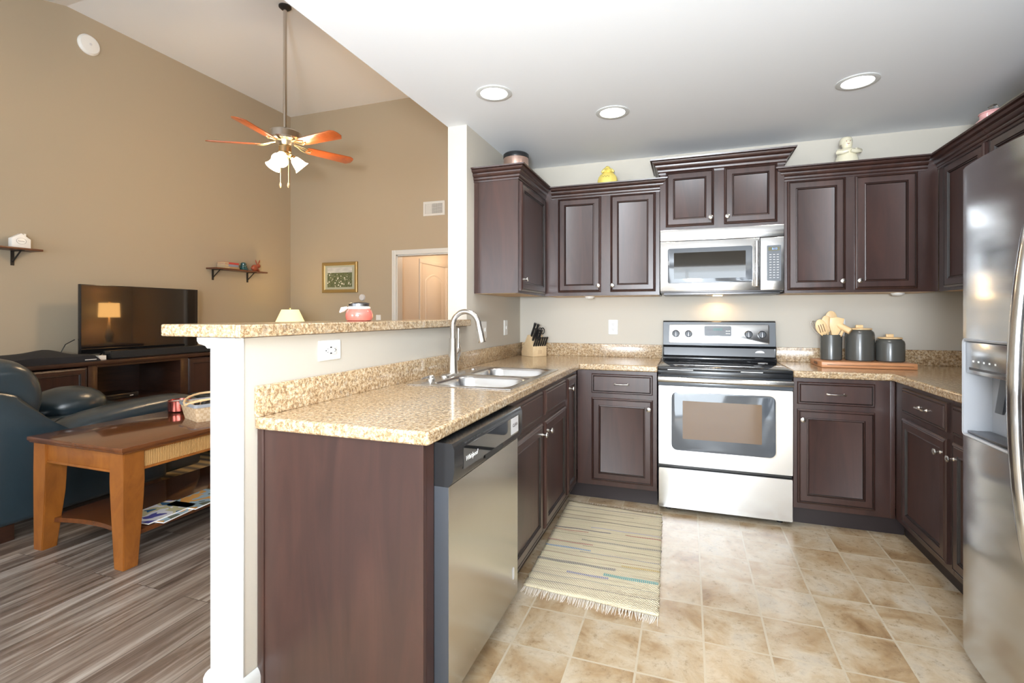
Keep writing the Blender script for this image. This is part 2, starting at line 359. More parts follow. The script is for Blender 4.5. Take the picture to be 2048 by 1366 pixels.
def obj(name, bm, m, parent=None, label=None, cat=None, group=None, kind=None, sharp=35, mats=None, sub=0, origin=None):
    bmesh.ops.recalc_face_normals(bm, faces=bm.faces)
    if parent is None:
        if origin is None:
            xs = [v.co for v in bm.verts]
            origin = Vector(((min(c.x for c in xs)+max(c.x for c in xs))/2, (min(c.y for c in xs)+max(c.y for c in xs))/2, min(c.z for c in xs)))
        off = Vector(origin)
    else: off = wloc(parent)
    bmesh.ops.translate(bm, verts=bm.verts, vec=-off)
    me = bpy.data.meshes.new(name); bm.to_mesh(me); bm.free()
    for p in me.polygons: p.use_smooth = True
    me.set_sharp_from_angle(angle=math.radians(sharp))
    me.materials.append(M[m] if isinstance(m, str) else m)
    for x in (mats or []): me.materials.append(M[x])
    o = bpy.data.objects.new(name, me); COL.objects.link(o)
    if parent: o.parent = parent
    else: o.location = off
    if sub: sm = o.modifiers.new('sub', 'SUBSURF'); sm.levels = sub; sm.render_levels = sub
    tag(o, label, cat, group, kind); return o
def tag(o, label=None, cat=None, group=None, kind=None):
    for k, v in (('label', label), ('category', cat), ('group', group), ('kind', kind)):
        if v: o[k] = v
def thing(name, loc, label, cat, group=None):
    o = bpy.data.objects.new(name, None); COL.objects.link(o); o.location = loc; o.empty_display_size = .05
    tag(o, label, cat, group); return o
def dup(o, d, label=None, parent=None):
    c = o.copy(); COL.objects.link(c); c.parent = parent
    if parent is None: c.location = Vector(o.location)+Vector(d)
    if label: c['label'] = label
    for ch in o.children: dup(ch, (0, 0, 0), None, c)
    return c
def struct(name, bm, m, **k): return obj(name, bm, m, kind='structure', **k)
def text(name, s, T, u, v, n, size, m, parent, italic=False):
    cu = bpy.data.curves.new('lettering', 'FONT'); cu.body = s; cu.size = size; cu.extrude = .0003; cu.align_x = 'CENTER'; cu.align_y = 'CENTER'; cu.resolution_u = 2
    if italic: cu.shear = .3
    to = bpy.data.objects.new('lettering', cu); COL.objects.link(to)
    me = bpy.data.meshes.new_from_object(to.evaluated_get(bpy.context.evaluated_depsgraph_get()))
    bpy.data.objects.remove(to); bpy.data.curves.remove(cu)
    off = wloc(parent)
    for vv in me.vertices: vv.co = T(u+vv.co.x, v+vv.co.y, n+vv.co.z)-off
    me.materials.clear(); me.materials.append(M[m])
    o = bpy.data.objects.new(name, me); COL.objects.link(o); o.parent = parent; return o

# ================================================================= THE ROOM
CEX = -.145; H = 2.446; LZ = 4.088; RX = 3.022; LX = -4.085; FY = 1.77; SY = -7.0; PT = .132
b = new(); bx(b, -.066, RX+.1, SY, 0.1, -.1, 0); struct('floor', b, 'tile')
bpy.data.objects['floor'].location  # kitchen floor
b = new(); bx(b, LX-.1, -.066, SY, 4.7, -.1, 0); struct('floor_living_room', b, 'planks')
CE = [(-PT, .1), (-PT, -1.063), (CEX, SY-.1)]
b = new(); prism(b, WD, CE+[(RX+.1, SY-.1), (RX+.1, .1)], H, H+.12); struct('ceiling', b, 'ceil')
b = new(); bx(b, -PT, RX+.1, 0, .1, 0, H); struct('wall_north', b, 'wall')
b = new(); bx(b, RX, RX+.1, SY, 0, 0, H); struct('wall_east', b, 'wall')
b = new(); bx(b, -PT, 0, -1.063, 0, 0, H); bx(b, -PT, 0, 0, FY, 0, H); struct('wall_divider', b, 'wall')
b = new(); prism(b, WD, [(-PT, FY), (-PT, -1.063), (CEX, SY-.1), (0, SY-.1), (0, FY)], H+.12, LZ+.1); struct('wall_above_divider', b, 'dimwall')
b = new(); bx(b, -PT, -.0, .1, FY+.1, H, H+.12); struct('wall_divider_upper', b, 'dimwall')
b = new(); bx(b, -PT, 0, -2.742, -1.063, 0, 1.17); struct('wall_pony', b, 'wall')
b = new(); bx(b, LX-.1, LX, SY, FY+.1, 0, LZ); struct('wall_west', b, 'dimwall')
# far wall with a cased opening
OX0, OX1, OZ = -2.32, -1.40, 2.03
b = new(); bx(b, LX, OX0, FY, FY+.12, 0, LZ); bx(b, OX0, OX1, FY, FY+.12, OZ, LZ); bx(b, OX1, -.0, FY, FY+.12, 0, LZ); struct('wall_far', b, 'dimwall')
# vaulted ceiling: level part, ridge, front slope down
yr = -.98
b = new(); bx(b, LX-.1, -PT, yr, FY+.12, LZ, LZ+.1); struct('ceiling_living_room', b, 'ceil')
sl = (4.088-3.70)/.69
b = new(); prism(b, lambda u, v, n: Vector((n, u, v)), [(yr, LZ), (yr, LZ+.1), (SY-.1, LZ+.1-sl*.5*(yr-SY)), (SY-.1, LZ-sl*.5*(yr-SY))], LX-.1, -PT); struct('ceiling_slope', b, 'ceil')
# south wall with a patio door and a window (behind the camera)
b = new()
for x0, x1, z0, z1 in ((LX-.1, -3.2, 0, 4.2), (-3.2, -1.4, 0, .8), (-3.2, -1.4, 2.25, 4.2), (-1.4, .15, 0, 4.2), (.15, 2.45, 2.12, H+.2), (2.45, RX+.1, 0, H+.2)):
    bx(b, x0, x1, SY-.12, SY, z0, z1)
struct('wall_south', b, 'wall')
def window(name, x0, x1, z0, z1, mull):
    fr = new()
    for a, c, d, e in ((x0, x1, z0, z0+.06), (x0, x1, z1-.06, z1), (x0, x0+.06, z0+.061, z1-.061), (x1-.06, x1, z0+.061, z1-.061)): bx(fr, a, c, SY-.1, SY-.04, d, e)
    for mx in mull: bx(fr, mx-.03, mx+.03, SY-.1, SY-.04, z0, z1)
    o = struct(name, fr, 'trim')
window('window_1', .15, 2.45, 0, 2.12, (1.3,)); window('window_2', -3.2, -1.4, .8, 2.25, (-2.3,))
# hall beyond the far opening
b = new(); bx(b, -2.5, -2.385, FY+.12, 2.5, 0, 2.44); bx(b, -2.5, -2.385, 3.34, 4.6, 0, 2.44); bx(b, -2.5, -2.385, 2.5, 3.34, 2.03, 2.44); struct('wall_hall', b, 'halldoor')
b = new(); bx(b, -2.5, -.5, 4.5, 4.6, 0, 2.44); struct('wall_hall_end', b, 'halldoor')
b = new(); bx(b, -1.3, -1.2, FY+.12, 4.6, 0, 2.44); struct('wall_hall_right', b, 'halldoor')
b = new(); bx(b, -2.5, -1.2, FY+.12, 4.6, 2.44, 2.5); struct('ceiling_hall', b, 'ceil')
light('hall_lamp', 'POINT', (-1.75, 2.9, 2.2), (0, 0, 0), 9, (1, .70, .45), shadow_soft_size=.1)
# casing of the cased opening
cw = .062
b = new()
for u0, u1, v0, v1 in ((OX0-cw, OX0, 0, OZ+cw), (OX1, OX1+cw, 0, OZ+cw), (OX0, OX1, OZ, OZ+cw)):
    box(b, S(FY), u0, u1, v0, v1, 0, .018, .004); box(b, S(FY), u0+.012, u1-.004 if u1 > OX0 else u1-.03, v0, v1-.012, .018, .024)
bx(b, OX0, OX0+.015, FY, FY+.12, 0, OZ); bx(b, OX0, OX1, FY, FY+.12, OZ-.015, OZ)
struct('trim_1', b, 'trim')
# hall door (arched two panel) in the hall's left wall, with its casing
dT = E(-2.385)
d = new(); box(d, dT, 2.505, 3.335, .01, 2.025, -.03, -.0005)
def arch(u0, u1, v0, v1, rise, ins, k=10):
    u0 += ins; u1 -= ins; v0 += ins; v1 -= ins
    return [(u0, v0), (u1, v0)]+[(u1+(u0-u1)*i/k, v1-rise+rise*math.sin(PI*i/k)) for i in range(k+1)]
for v0, v1, rise in ((.95, 1.86, .09), (.22, .82, 0.0)):
    rg = [[dT(u, v, n) for u, v in arch(2.65, 3.19, v0, v1, rise, ins)] for ins, n in ((0, .0005), (.012, .009), (.03, .003), (.05, .010))]
    stack(d, rg, False, True)
door = struct('door_1', d, 'halldoor')
b = new(); lathe(b, dT, [(.0, .0), (.025, .0), (.025, .008), (.01, .012), (.01, .04), (.026, .05), (.02, .07), (.001, .075)], 3.25, .95, 14); obj('door_knob', b, 'nickel', door)
b = new()
for u0, u1, v0, v1 in ((2.47, 2.53, 0, 1.9995), (3.31, 3.37, 0, 1.9995), (2.47, 3.37, 2.0, 2.06)): box(b, dT, u0, u1, v0, v1, 0, .015, .003)
struct('trim_2', b, 'halldoor')
# white end panel of the pony wall, little cap moulding and baseboard
b = new(); box(b, S(-2.742), -PT-.003, .003, 0, 1.17, 0, .006, .001)
struct('trim_3', b, 'trim')
b = new(); cp = [(0, 1.135), (.006, 1.135), (.010, 1.143), (.022, 1.150), (.026, 1.160), (.026, 1.171), (0, 1.171)]
sweep(b, [(-PT-.003, -1.07), (-PT-.003, -2.748), (-.0, -2.748)][::1], [(-0 if o == 0 else o, z) for o, z in cp][::1])
for v in b.verts: pass
struct('trim_4', b, 'trim')
bp_ = [(0, 0), (.014, 0), (.014, .075), (.010, .088), (.004, .097), (0, .1)]
def baseb(name, path):
    b = new(); sweep(b, path, bp_); return struct(name, b, 'trim')
# outward = right hand of travel
baseb('baseboard_pony', [(0.0, -2.695), (0.0, -2.748), (-PT-.003, -2.748), (-PT-.003, -1.07)][::-1] if False else [(-PT-.003, -1.07), (-PT-.003, -2.748), (0.003, -2.748), (0.003, -2.69)][::1])
baseb('baseboard_west', [(LX, FY), (LX, SY)][::-1])
baseb('baseboard_far', [(LX, FY), (OX0-cw, FY)])

# ================================================================= CABINETS
DOORL = [(0, 0), (0, .012), (.004, .0165), (.010, .0195), (.013, .0165), (.017, .019), (.048, .019), (.0505, .0145), (.056, .0165), (.060, .0105), (.064, .0095)]
DOORM = [0, 0, 0, 1, 0, 0, 1, 0, 1, 0, 0]
DRAWL = [(0, 0), (0, .011), (.005, .0165), (.011, .0165), (.014, .014), (.018, .0195), (.020, .0195)]
DRAWM = [0, 0, 0, 1, 0, 0, 0]
def front(name, T, u0, u1, v0, v1, parent, drawer=False):
    L, MM = (DRAWL, DRAWM) if drawer else (DOORL, DOORM)
    b = new(); stack(b, [[T(u0+i, v0+i, n), T(u1-i, v0+i, n), T(u1-i, v1-i, n), T(u0+i, v1-i, n)] for i, n in L], mats=MM)
    return obj(name, b, 'cab', parent, mats=['glaze'], sharp=20)
def knob(T, u, v, parent, r=.015):
    b = new(); lathe(b, T, [(.001, .018), (.008, .018), (.008, .022), (.005, .026), (.005, .034), (.012, .039), (r, .044), (r*.95, .048), (r*.5, .051), (.001, .052)], u, v, 16)
    return obj('knob', b, 'nickel', parent)
def pull(T, u, v, parent):
    b = new()
    for s in (-1, 1): lathe(b, T, [(.001, .018), (.009, .018), (.0075, .023), (.0045, .026), (.0045, .034)], u+s*.042, v, 12)
    pts = [T(u+x, v, .034+.006*math.cos(x/.05*PI/2)) for x in (-.05, -.042, -.03, -.015, 0, .015, .03, .042, .05)]
    tube(b, pts, [.003, .0065, .0045, .0035, .0048, .0035, .0045, .0065, .003], 8)
    return obj('handle', b, 'nickel', parent)
def carcass(T, u0, u1, v0, v1, depth, parent, name='cabinet_box', m='cab', under=False):
    b = new(); box(b, T, u0, u1, v0, v1, -depth, 0, .001, 1); o = obj(name, b, m, parent)
    if under:
        b = new(); box(b, T, u0+.012, u1-.012, v0-.0015, v0+.002, -depth+.005, -.02); obj('bottom_panel', b, 'maple', parent, label='unstained pale maple bottom panel')
    return o
CROWN = [(0, -.085), (.006, -.085), (.007, -.079), (.003, -.077), (.004, -.074), (.010, -.070), (.013, -.063), (.013, -.057), (.009, -.055), (.014, -.053), (.021, -.047), (.025, -.039), (.026, -.033), (.022, -.031), (.027, -.029), (.036, -.025), (.041, -.019), (.043, -.013), (.040, -.011), (.046, -.009), (.054, -.008), (.056, 0), (0, 0)]
def crown(path, ztop, parent, sc_=1.0):
    b = new(); sweep(b, path, [(o*sc_, ztop+z*sc_) for o, z in CROWN]); return obj('crown_moulding', b, 'cab', parent, sharp=25)
def strip_top(bm, x0, x1, y0, y1, z): bx(bm, x0, x1, y0, y1, z-.012, z)
UB, UT = 1.381, 2.185; CT = 2.176
# --- upper cabinet on the left wall
c = thing('wall_cabinet', (.16, -.64, UB), 'dark brown single-door wall cabinet on the left wall, with a broad plain side panel', 'cabinet', 'dark brown wall cabinets')
T = E(.305)
carcass(T, -.95, -.33, UB, CT, .304, c, under=True)
b = new(); box(b, S(-.95), .008, .03, UB, 2.105, 0, .003); obj('edge_strip', b, 'cab', c)
d = front('door', T, -.925, -.36, UB+.015, 2.095, c); knob(T, -.892, UB+.09, d)
crown([(.001, -.95), (.305, -.95), (.305, -.29)], UT+.005, c)
# --- upper pair left of the microwave
c = thing('wall_cabinet', (.72, -.16, UB), 'two-door dark brown wall cabinet left of the microwave, in the corner', 'cabinet', 'dark brown wall cabinets')
T = S(-.325)
carcass(T, .307, 1.134, UB, CT, .324, c, under=True)
d = front('door', T, .41, .728, UB+.025, 2.098, c); knob(T, .712, UB+.07, d)
d = front('door', T, .795, 1.108, UB+.025, 2.098, c); knob(T, .812, UB+.07, d)
crown([(.36, -.325), (1.134, -.325), (1.134, -.002)], UT, c)
# --- over the microwave
c = thing('wall_cabinet', (1.52, -.16, 1.822), 'small raised dark brown two-door cabinet directly above the microwave, tallest crown', 'cabinet', 'dark brown wall cabinets')
carcass(S(-.345), 1.137, 1.903, 1.822, 2.295, .344, c)
T = S(-.345)
d = front('door', T, 1.176, 1.484, 1.842, 2.218, c); knob(T, 1.463, 1.89, d)
d = front('door', T, 1.546, 1.862, 1.842, 2.218, c); knob(T, 1.565, 1.89, d)
crown([(1.137, -.002), (1.137, -.345), (1.903, -.345), (1.903, -.002)], 2.305, c, 1.15)
# --- upper pair right of the microwave
c = thing('wall_cabinet', (2.3, -.16, UB), 'two-door dark brown wall cabinet right of the microwave, with reddish wood grain', 'cabinet', 'dark brown wall cabinets')
T = S(-.325)
carcass(T, 1.906, 2.716, UB, CT, .324, c, under=True)
d = front('door', T, 1.921, 2.243, UB+.018, 2.098, c); knob(T, 2.222, UB+.07, d)
d = front('door', T, 2.292, 2.611, UB+.018, 2.098, c); knob(T, 2.312, UB+.07, d)
crown([(1.906, -.002), (1.906, -.325), (2.662, -.325)], UT, c)
# --- right wall uppers
T = W(2.717)
c = thing('wall_cabinet', (2.87, -.6, UB), 'dark corner wall cabinet on the right wall, half hidden by the refrigerator', 'cabinet', 'dark brown wall cabinets')
carcass(T, .327, .858, UB, CT, .304, c, under=True)
d = front('door', T, .425, .835, UB+.018, 2.098, c); knob(T, .80, UB+.07, d)
crown([(2.717, -.27), (2.717, -.858)], UT, c)
c = thing('wall_cabinet', (2.87, -1.3, UB), 'dark wall cabinet on the right wall nearest the camera, behind the refrigerator top', 'cabinet', 'dark brown wall cabinets')
carcass(T, .860, 1.72, UB, CT, .304, c)
d = front('door', T, .885, 1.27, UB+.018, 2.098, c); knob(T, 1.25, UB+.07, d)
d = front('door', T, 1.31, 1.69, UB+.018, 2.098, c); knob(T, 1.33, UB+.07, d)
crown([(2.717, -.860), (2.717, -1.72)], UT, c)
c = thing('wall_cabinet', (2.7, -2.2, 1.85), 'short dark cabinet above the refrigerator at the right edge', 'cabinet', 'dark brown wall cabinets')
T2 = W(2.45); carcass(T2, 1.745, 2.68, 1.86, 2.14, .57, c)
d = front('door', T2, 1.77, 2.2, 1.88, 2.098, c); d = front('door', T2, 2.22, 2.66, 1.88, 2.098, c)
# --- base cabinets
TK = .105
def toe(T, u0, u1, parent, dep=.06):
    b = new(); box(b, T, u0, u1, 0, TK, -.5, -dep); obj('toe_kick', b, 'toe', parent)
TL = E(.61)
c = thing('end_panel', (.3, -2.67, 0), 'plain dark brown panel closing the near end of the counter', 'cabinet panel')
b = new(); bx(b, .028, .61, -2.687, -2.668, 0, .874, .001, 1); obj('panel', b, 'cab', c)
b = new(); bx(b, .002, .028, -2.692, -2.668, .0, .874, .003, 2); obj('scribe_strip', b, 'cab', c)
b = new(); bx(b, .592, .61, -2.667, -2.625, 0, .874); obj('filler_strip', b, 'cab', c)
c = thing('base_cabinet', (.3, -1.45, 0), 'dark two-door sink base cabinet with two false drawer fronts, right of the dishwasher', 'cabinet', 'dark brown base cabinets')
carcass(TL, -1.985, -.965, TK, .70, .60, c)
b = new(); box(b, TL, -1.985, -.965, .70, .872, -.02, 0); obj('face_rail', b, 'cab', c)
toe(TL, -1.985, -.61, c)
for u0, u1, kn in ((-1.965, -1.50, -1.53), (-1.455, -.995, -1.425)):
    front('drawer_front', TL, u0, u1, .722, .852, c, True)
    d = front('door', TL, u0, u1, .135, .690, c); knob(TL, kn, .64, d)
c = thing('base_cabinet', (.3, -.8, 0), 'narrow dark full-height door cabinet in the inner corner right of the sink cabinet', 'cabinet', 'dark brown base cabinets')
carcass(TL, -.963, -.612, TK, .872, .60, c)
d = front('door', TL, -.945, -.70, .135, .852, c); knob(TL, -.912, .785, d)
TB = S(-.61)
c = thing('base_cabinet', (.88, -.3, 0), 'dark one-drawer one-door base cabinet left of the range', 'cabinet', 'dark brown base cabinets')
carcass(TB, .613, 1.132, TK, .872, .60, c); toe(TB, .55, 1.132, c, .055)
d = front('drawer', TB, .712, 1.106, .722, .85, c, True); pull(TB, .909, .787, d)
d = front('door', TB, .712, 1.108, .14, .692, c); knob(TB, 1.083, .635, d)
c = thing('base_cabinet', (2.15, -.3, 0), 'reddish dark one-drawer one-door base cabinet right of the range', 'cabinet', 'dark brown base cabinets')
carcass(TB, 1.908, 2.409, TK, .872, .60, c); toe(TB, 1.908, 2.47, c, .055)
d = front('drawer', TB, 1.926, 2.312, .72, .85, c, True); pull(TB, 2.12, .785, d)
d = front('door', TB, 1.926, 2.312, .14, .690, c); knob(TB, 1.951, .633, d)
b = new(); box(b, TB, 2.385, 2.409, TK, .872, 0, .004, .001); obj('corner_strip', b, 'cab', c)
TR = W(2.412)
c = thing('base_cabinet', (2.7, -.9, 0), 'black-brown one-drawer one-door base cabinet on the right wall, by the inner corner', 'cabinet', 'dark brown base cabinets')
carcass(TR, .613, 1.255, TK, .872, .60, c); toe(TR, .56, 1.255, c, .06)
d = front('drawer', TR, .74, 1.222, .722, .852, c, True); pull(TR, 1.0, .785, d)
d = front('door', TR, .74, 1.222, .14, .692, c); knob(TR, 1.185, .625, d)
c = thing('base_cabinet', (2.7, -1.5, 0), 'black-brown base cabinet on the right wall beside the refrigerator, mostly hidden', 'cabinet', 'dark brown base cabinets')
carcass(TR, 1.257, 1.72, TK, .872, .60, c); toe(TR, 1.257, 1.72, c, .06)
front('drawer', TR, 1.278, 1.70, .722, .852, c, True)
d = front('door', TR, 1.278, 1.70, .14, .692, c); knob(TR, 1.305, .625, d)
# --- counters
def cellslab(bm, xs, ys, filled, z0, z1):
    vt, vb = {}, {}
    def V(d, i, j, z):
        if (i, j) not in d: d[i, j] = bm.verts.new((xs[i], ys[j], z))
        return d[i, j]
    F_ = lambda i, j: 0 <= i < len(xs)-1 and 0 <= j < len(ys)-1 and filled(i, j)
    for i in range(len(xs)-1):
        for j in range(len(ys)-1):
            if not F_(i, j): continue
            bm.faces.new([V(vt, *p, z1) for p in ((i, j), (i+1, j), (i+1, j+1), (i, j+1))])
            bm.faces.new([V(vb, *p, z0) for p in ((i, j), (i, j+1), (i+1, j+1), (i+1, j))])
            for di, dj, a, c in ((-1, 0, (i, j+1), (i, j)), (1, 0, (i+1, j), (i+1, j+1)), (0, -1, (i, j), (i+1, j)), (0, 1, (i+1, j+1), (i, j+1))):
                if not F_(i+di, j+dj): bm.faces.new((V(vt, *a, z1), V(vb, *a, z0), V(vb, *c, z0), V(vt, *c, z1)))
def roundtop(o, wdt=.008):
    m = o.modifiers.new('bevel', 'BEVEL'); m.width = wdt; m.segments = 3; m.limit_method = 'ANGLE'; m.angle_limit = math.radians(50)
CZ0, CZ1 = .874, .914
SX0, SX1, SY0, SY1 = .075, .595, -1.905, -1.055     # sink rim outline
b = new(); cellslab(b, [.002, SX0+.02, SX1-.02, .635, 1.137], [-2.704, SY0+.02, SY1-.02, -.635, -.002],
                    lambda i, j: not (i == 1 and j == 1) and not (i == 3 and j < 3), CZ0, CZ1)
ct = obj('countertop', b, 'granite', label='beige speckled laminate counter over the sink cabinets and dishwasher, running to the range', cat='countertop'); roundtop(ct)
b = new(); bx(b, .002, .022, -2.704, -.002, CZ1, 1.014, .003); obj('backsplash', b, 'granite', ct)
b = new(); bx(b, .022, 1.137, -.022, -.002, CZ1, 1.014, .003); obj('backsplash', b, 'granite', ct)
b = new(); cellslab(b, [1.904, 2.387, 3.020], [-1.725, -.635, -.002], lambda i, j: not (i == 0 and j == 0), CZ0, CZ1)
ct = obj('countertop', b, 'granite', label='beige speckled laminate counter in the right corner under the canisters', cat='countertop'); roundtop(ct)
b = new(); bx(b, 1.904, 3.0, -.022, -.002, CZ1, 1.014, .003); obj('backsplash', b, 'granite', ct)
b = new(); bx(b, 3.0, 3.020, -1.725, -.002, CZ1, 1.014, .003); obj('backsplash', b, 'granite', ct)
b = new(); cellslab(b, [-.31, -.13, .032], [-2.785, -1.115, -1.066], lambda i, j: True, 1.173, 1.213)
bt = obj('bar_top', b, 'granite', label='raised beige speckled breakfast bar top on the half wall', cat='bar top'); roundtop(bt, .005)

# ================================================================= SINK AND FAUCET
s = thing('kitchen_sink', (.335, -1.48, .914), 'stainless steel double-bowl drop-in sink in the counter', 'sink')
b = new(); T = U(.914)
cxs = (SX0+SX1)/2; hx = (SX1-SX0)/2
bowls = [(-1.495-.385, -1.51), (-1.455, -1.075)]
b = new()
BX0, BX1 = .175, .565
cellslab(b, [SX0, BX0, BX1, SX1], [SY0, bowls[0][0]+.012, bowls[0][1], bowls[1][0], bowls[1][1]-.008, SY1], lambda i, j: not (i == 1 and j in (1, 3)), .9145, .9185)
o = obj('rim', b, 'sink', s); roundtop(o, .0015)
for y0, y1 in ((bowls[0][0]+.012, bowls[0][1]), (bowls[1][0], bowls[1][1]-.008)):
    cy, hy, cx_, hx_ = (y0+y1)/2, (y1-y0)/2, (BX0+BX1)/2, (BX1-BX0)/2
    b = new(); lv = [(cx_, cy, hx_, hy, .0002, .9186), (cx_, cy, hx_-.003, hy-.003, .07, .9180), (cx_, cy, hx_-.010, hy-.010, .075, .905), (cx_, cy, hx_-.016, hy-.016, .075, .80), (cx_, cy, hx_-.024, hy-.024, .07, .755), (cx_, cy, hx_-.05, hy-.05, .05, .738), (cx_, cy, .045, .045, .0449, .732)]
    rstack(b, U(0), lv, 7, cap0=False, cap1=True); obj('bowl', b, 'sink', s, sharp=60)
    b = new(); lathe(b, U(.7325, cx_, cy), [(.042, 0), (.040, .003), (.03, .001), (.001, .0)], 0, 0, 20, False, True); obj('drain', b, 'chrome', s)
f = thing('faucet', (.118, -1.5, .918), 'brushed nickel high-arc pull-down faucet behind the sink', 'faucet')
b = new(); rstack(b, U(.919), [(.118, -1.5, .028, .125, .0279, 0), (.118, -1.5, .028, .125, .0279, .006), (.118, -1.5, .02, .115, .0199, .011)], 6); obj('base_plate', b, 'nickel', f)
b = new(); lathe(b, U(.925, .118, -1.5), [(.030, 0), (.030, .01), (.027, .02), (.024, .10), (.021, .15), (.0205, .19)], 0, 0, 24); obj('body', b, 'nickel', f)
b = new(); R_ = .075; zc = 1.185; pts = [(.118, -1.5, 1.10), (.118, -1.5, zc)]+[(.118+R_-R_*math.cos(a), -1.5, zc+R_*math.sin(a)) for a in [PI*i/14 for i in range(1, 13)]]
e = pts[-1]; pts += [(e[0]+.008, -1.5, e[2]-.02)]
tube(b, pts, [.0155]*2+[.0145]*12+[.0145], 16); obj('neck', b, 'nickel', f)
b = new(); e = pts[-1]; tube(b, [(e[0]-.002, -1.5, e[2]+.012), (e[0]+.004, -1.5, e[2]-.02), (e[0]+.012, -1.5, e[2]-.055), (e[0]+.02, -1.5, e[2]-.095), (e[0]+.0215, -1.5, e[2]-.102)], [.0155, .017, .0195, .023, .021], 16); obj('spray_head', b, 'nickel', f)
b = new(); tube(b, [(.118, -1.478, 1.02), (.118, -1.455, 1.035), (.118, -1.440, 1.05)], [.012, .016, .018], 14); tube(b, [(.118, -1.437, .99), (.118, -1.437, 1.03), (.118, -1.436, 1.055), (.118, -1.434, 1.08), (.118, -1.432, 1.10), (.118, -1.43, 1.165), (.118, -1.43, 1.17)], [.004, .017, .019, .013, .007, .008, .003], 14); obj('lever_handle', b, 'nickel', f)
sd = thing('soap_dispenser', (.11, -1.735, .9185), 'small nickel soap pump at the near end of the faucet deck', 'soap dispenser')
b = new(); lathe(b, U(.9187, .112, -1.735), [(.022, 0), (.022, .006), (.017, .010), (.018, .020), (.014, .024), (.001, .026)], 0, 0, 18); obj('pump', b, 'nickel', sd)
b = new(); tube(b, [(.112, -1.735, .934), (.105, -1.78, .934), (.102, -1.815, .931)], [.008, .006, .004], 10); obj('nozzle', b, 'nickel', sd)
b = new(); lathe(b, U(.9187, .112, -1.22), [(.02, 0), (.019, .004), (.001, .006)], 0, 0, 18)
obj('sink_hole_cover', b, 'nickel', label='round nickel hole cover on the sink deck right of the faucet', cat='sink cover')

# ================================================================= DISHWASHER
dw = thing('dishwasher', (.35, -2.31, 0), 'stainless steel dishwasher with black control strip at the counter end', 'dishwasher')
TD = E(.61)
b = new(); box(b, TD, -2.622, -1.99, .09, .868, -.55, .0); obj('tub', b, 'black', dw)
b = new(); prism(b, lambda u, v, n: Vector((.61+u, n, v)), [(0, .095), (.044, .095), (.047, .10), (.047, .735), (0, .735)], -2.620, -1.992); obj('door', b, 'steelv', dw)
b = new(); box(b, TD, -2.6215, -2.6195, .095, .735, .0, .046); obj('door_edge', b, 'edge', dw)
b = new(); prism(b, lambda u, v, n: Vector((.61+u, n, v)), [(0, .735), (.045, .735), (.060, .75), (.066, .785), (.066, .846), (.058, .864), (0, .866)], -2.622, -1.990)
obj('control_panel', b, 'black', dw)
b = new(); box(b, TD, -2.56, -2.03, .772, .842, .0655, .0675, .0006, 1); obj('fascia', b, 'blackgloss', dw)
b = new(); rstack(b, TD, [(-2.30, .768, .085, .016, .012, .0660), (-2.30, .768, .080, .013, .01, .0655)], 4, cap0=True); obj('pocket_handle', b, 'slot', dw)
b = new()
for i in range(6): box(b, TD, -2.545+i*.022, -2.53+i*.022, .848, .852, .064, .0664)
obj('vent_slots', b, 'slot', dw)
text('lettering', 'Whirlpool', TD, -2.5, .800, .0677, .022, 'white', dw, True)
b = new(); box(b, TD, -2.13, -2.045, .778, .84, .0675, .068); st = obj('paper_sticker', b, 'silver', dw)
text('lettering', 'CLEAN', TD, -2.085, .81, .0682, .018, 'black', st)
b = new(); rstack(b, TD, [(-2.045, .20, .010, .024, .0099, .0472), (-2.045, .20, .010, .024, .0099, .0478)], 6); obj('badge', b, 'silver', dw)
b = new(); box(b, TD, -2.615, -1.995, .0, .088, -.06, -.05); obj('kick_plate', b, 'black', dw)

# ================================================================= RANGE
r = thing('range', (1.52, -.34, 0), 'stainless steel freestanding electric range with black glass cooktop', 'range')
X0, X1 = 1.141, 1.899
b = new(); bx(b, X0, X1, -.618, -.02, .03, .895, .002); obj('body', b, 'rangegrey', r)
b = new(); bx(b, X0-.001, X1+.001, -.655, -.115, .895, .915, .005, 3); obj('cooktop_frame', b, 'black', r)
b = new(); bx(b, X0+.02, X1-.02, -.635, -.13, .9145, .9175, .001); obj('glass_top', b, 'blackgloss', r)
ck = mat('burner_ring', (.06, .06, .065), .12)
for x, y, rr in ((1.33, -.50, .10), (1.71, -.50, .075), (1.33, -.25, .075), (1.71, -.25, .10)):
    b = new(); T = U(.9176, x, y); lathe(b, T, [(rr, 0), (rr, .0002), (rr-.004, .0002), (rr-.004, 0)], 0, 0, 40, False, False); obj('burner_ring', b, ck, r)
b = new(); bx(b, X0, X1, -.652, -.60, .862, .8945, .003); obj('front_rail', b, 'black', r)
# backguard
b = new(); prism(b, lambda u, v, n: Vector((n, u, v)), [(-.006, .915), (-.118, .915), (-.118, .935), (-.075, .945), (-.062, 1.005), (-.085, 1.018), (-.063, 1.190), (-.050, 1.198), (-.006, 1.198)], X0+.004, X1-.004, .003); obj('backguard', b, 'black', r)
b = new(); prism(b, lambda u, v, n: Vector((n, u, v)), [(-.076, .946), (-.078, .946), (-.0655, 1.003), (-.0635, 1.003)], X0+.012, X1-.012); obj('gloss_strip', b, 'blackgloss', r)
sl_ = (.085-.063)/(1.190-1.018)
def TG(u, v, n): return Vector((u, -(.085-sl_*(v-1.018))-n, v))
b = new(); box(b, TG, X0+.006, X1-.006, 1.021, 1.188, .0002, .0015); obj('panel_surround', b, 'rangegrey', r)
b = new(); rstack(b, TG, [(1.521, 1.104, .332, .068, .012, .001), (1.521, 1.104, .332, .068, .012, .005), (1.521, 1.104, .330, .066, .011, .006)], 4); obj('control_panel', b, 'steel', r)
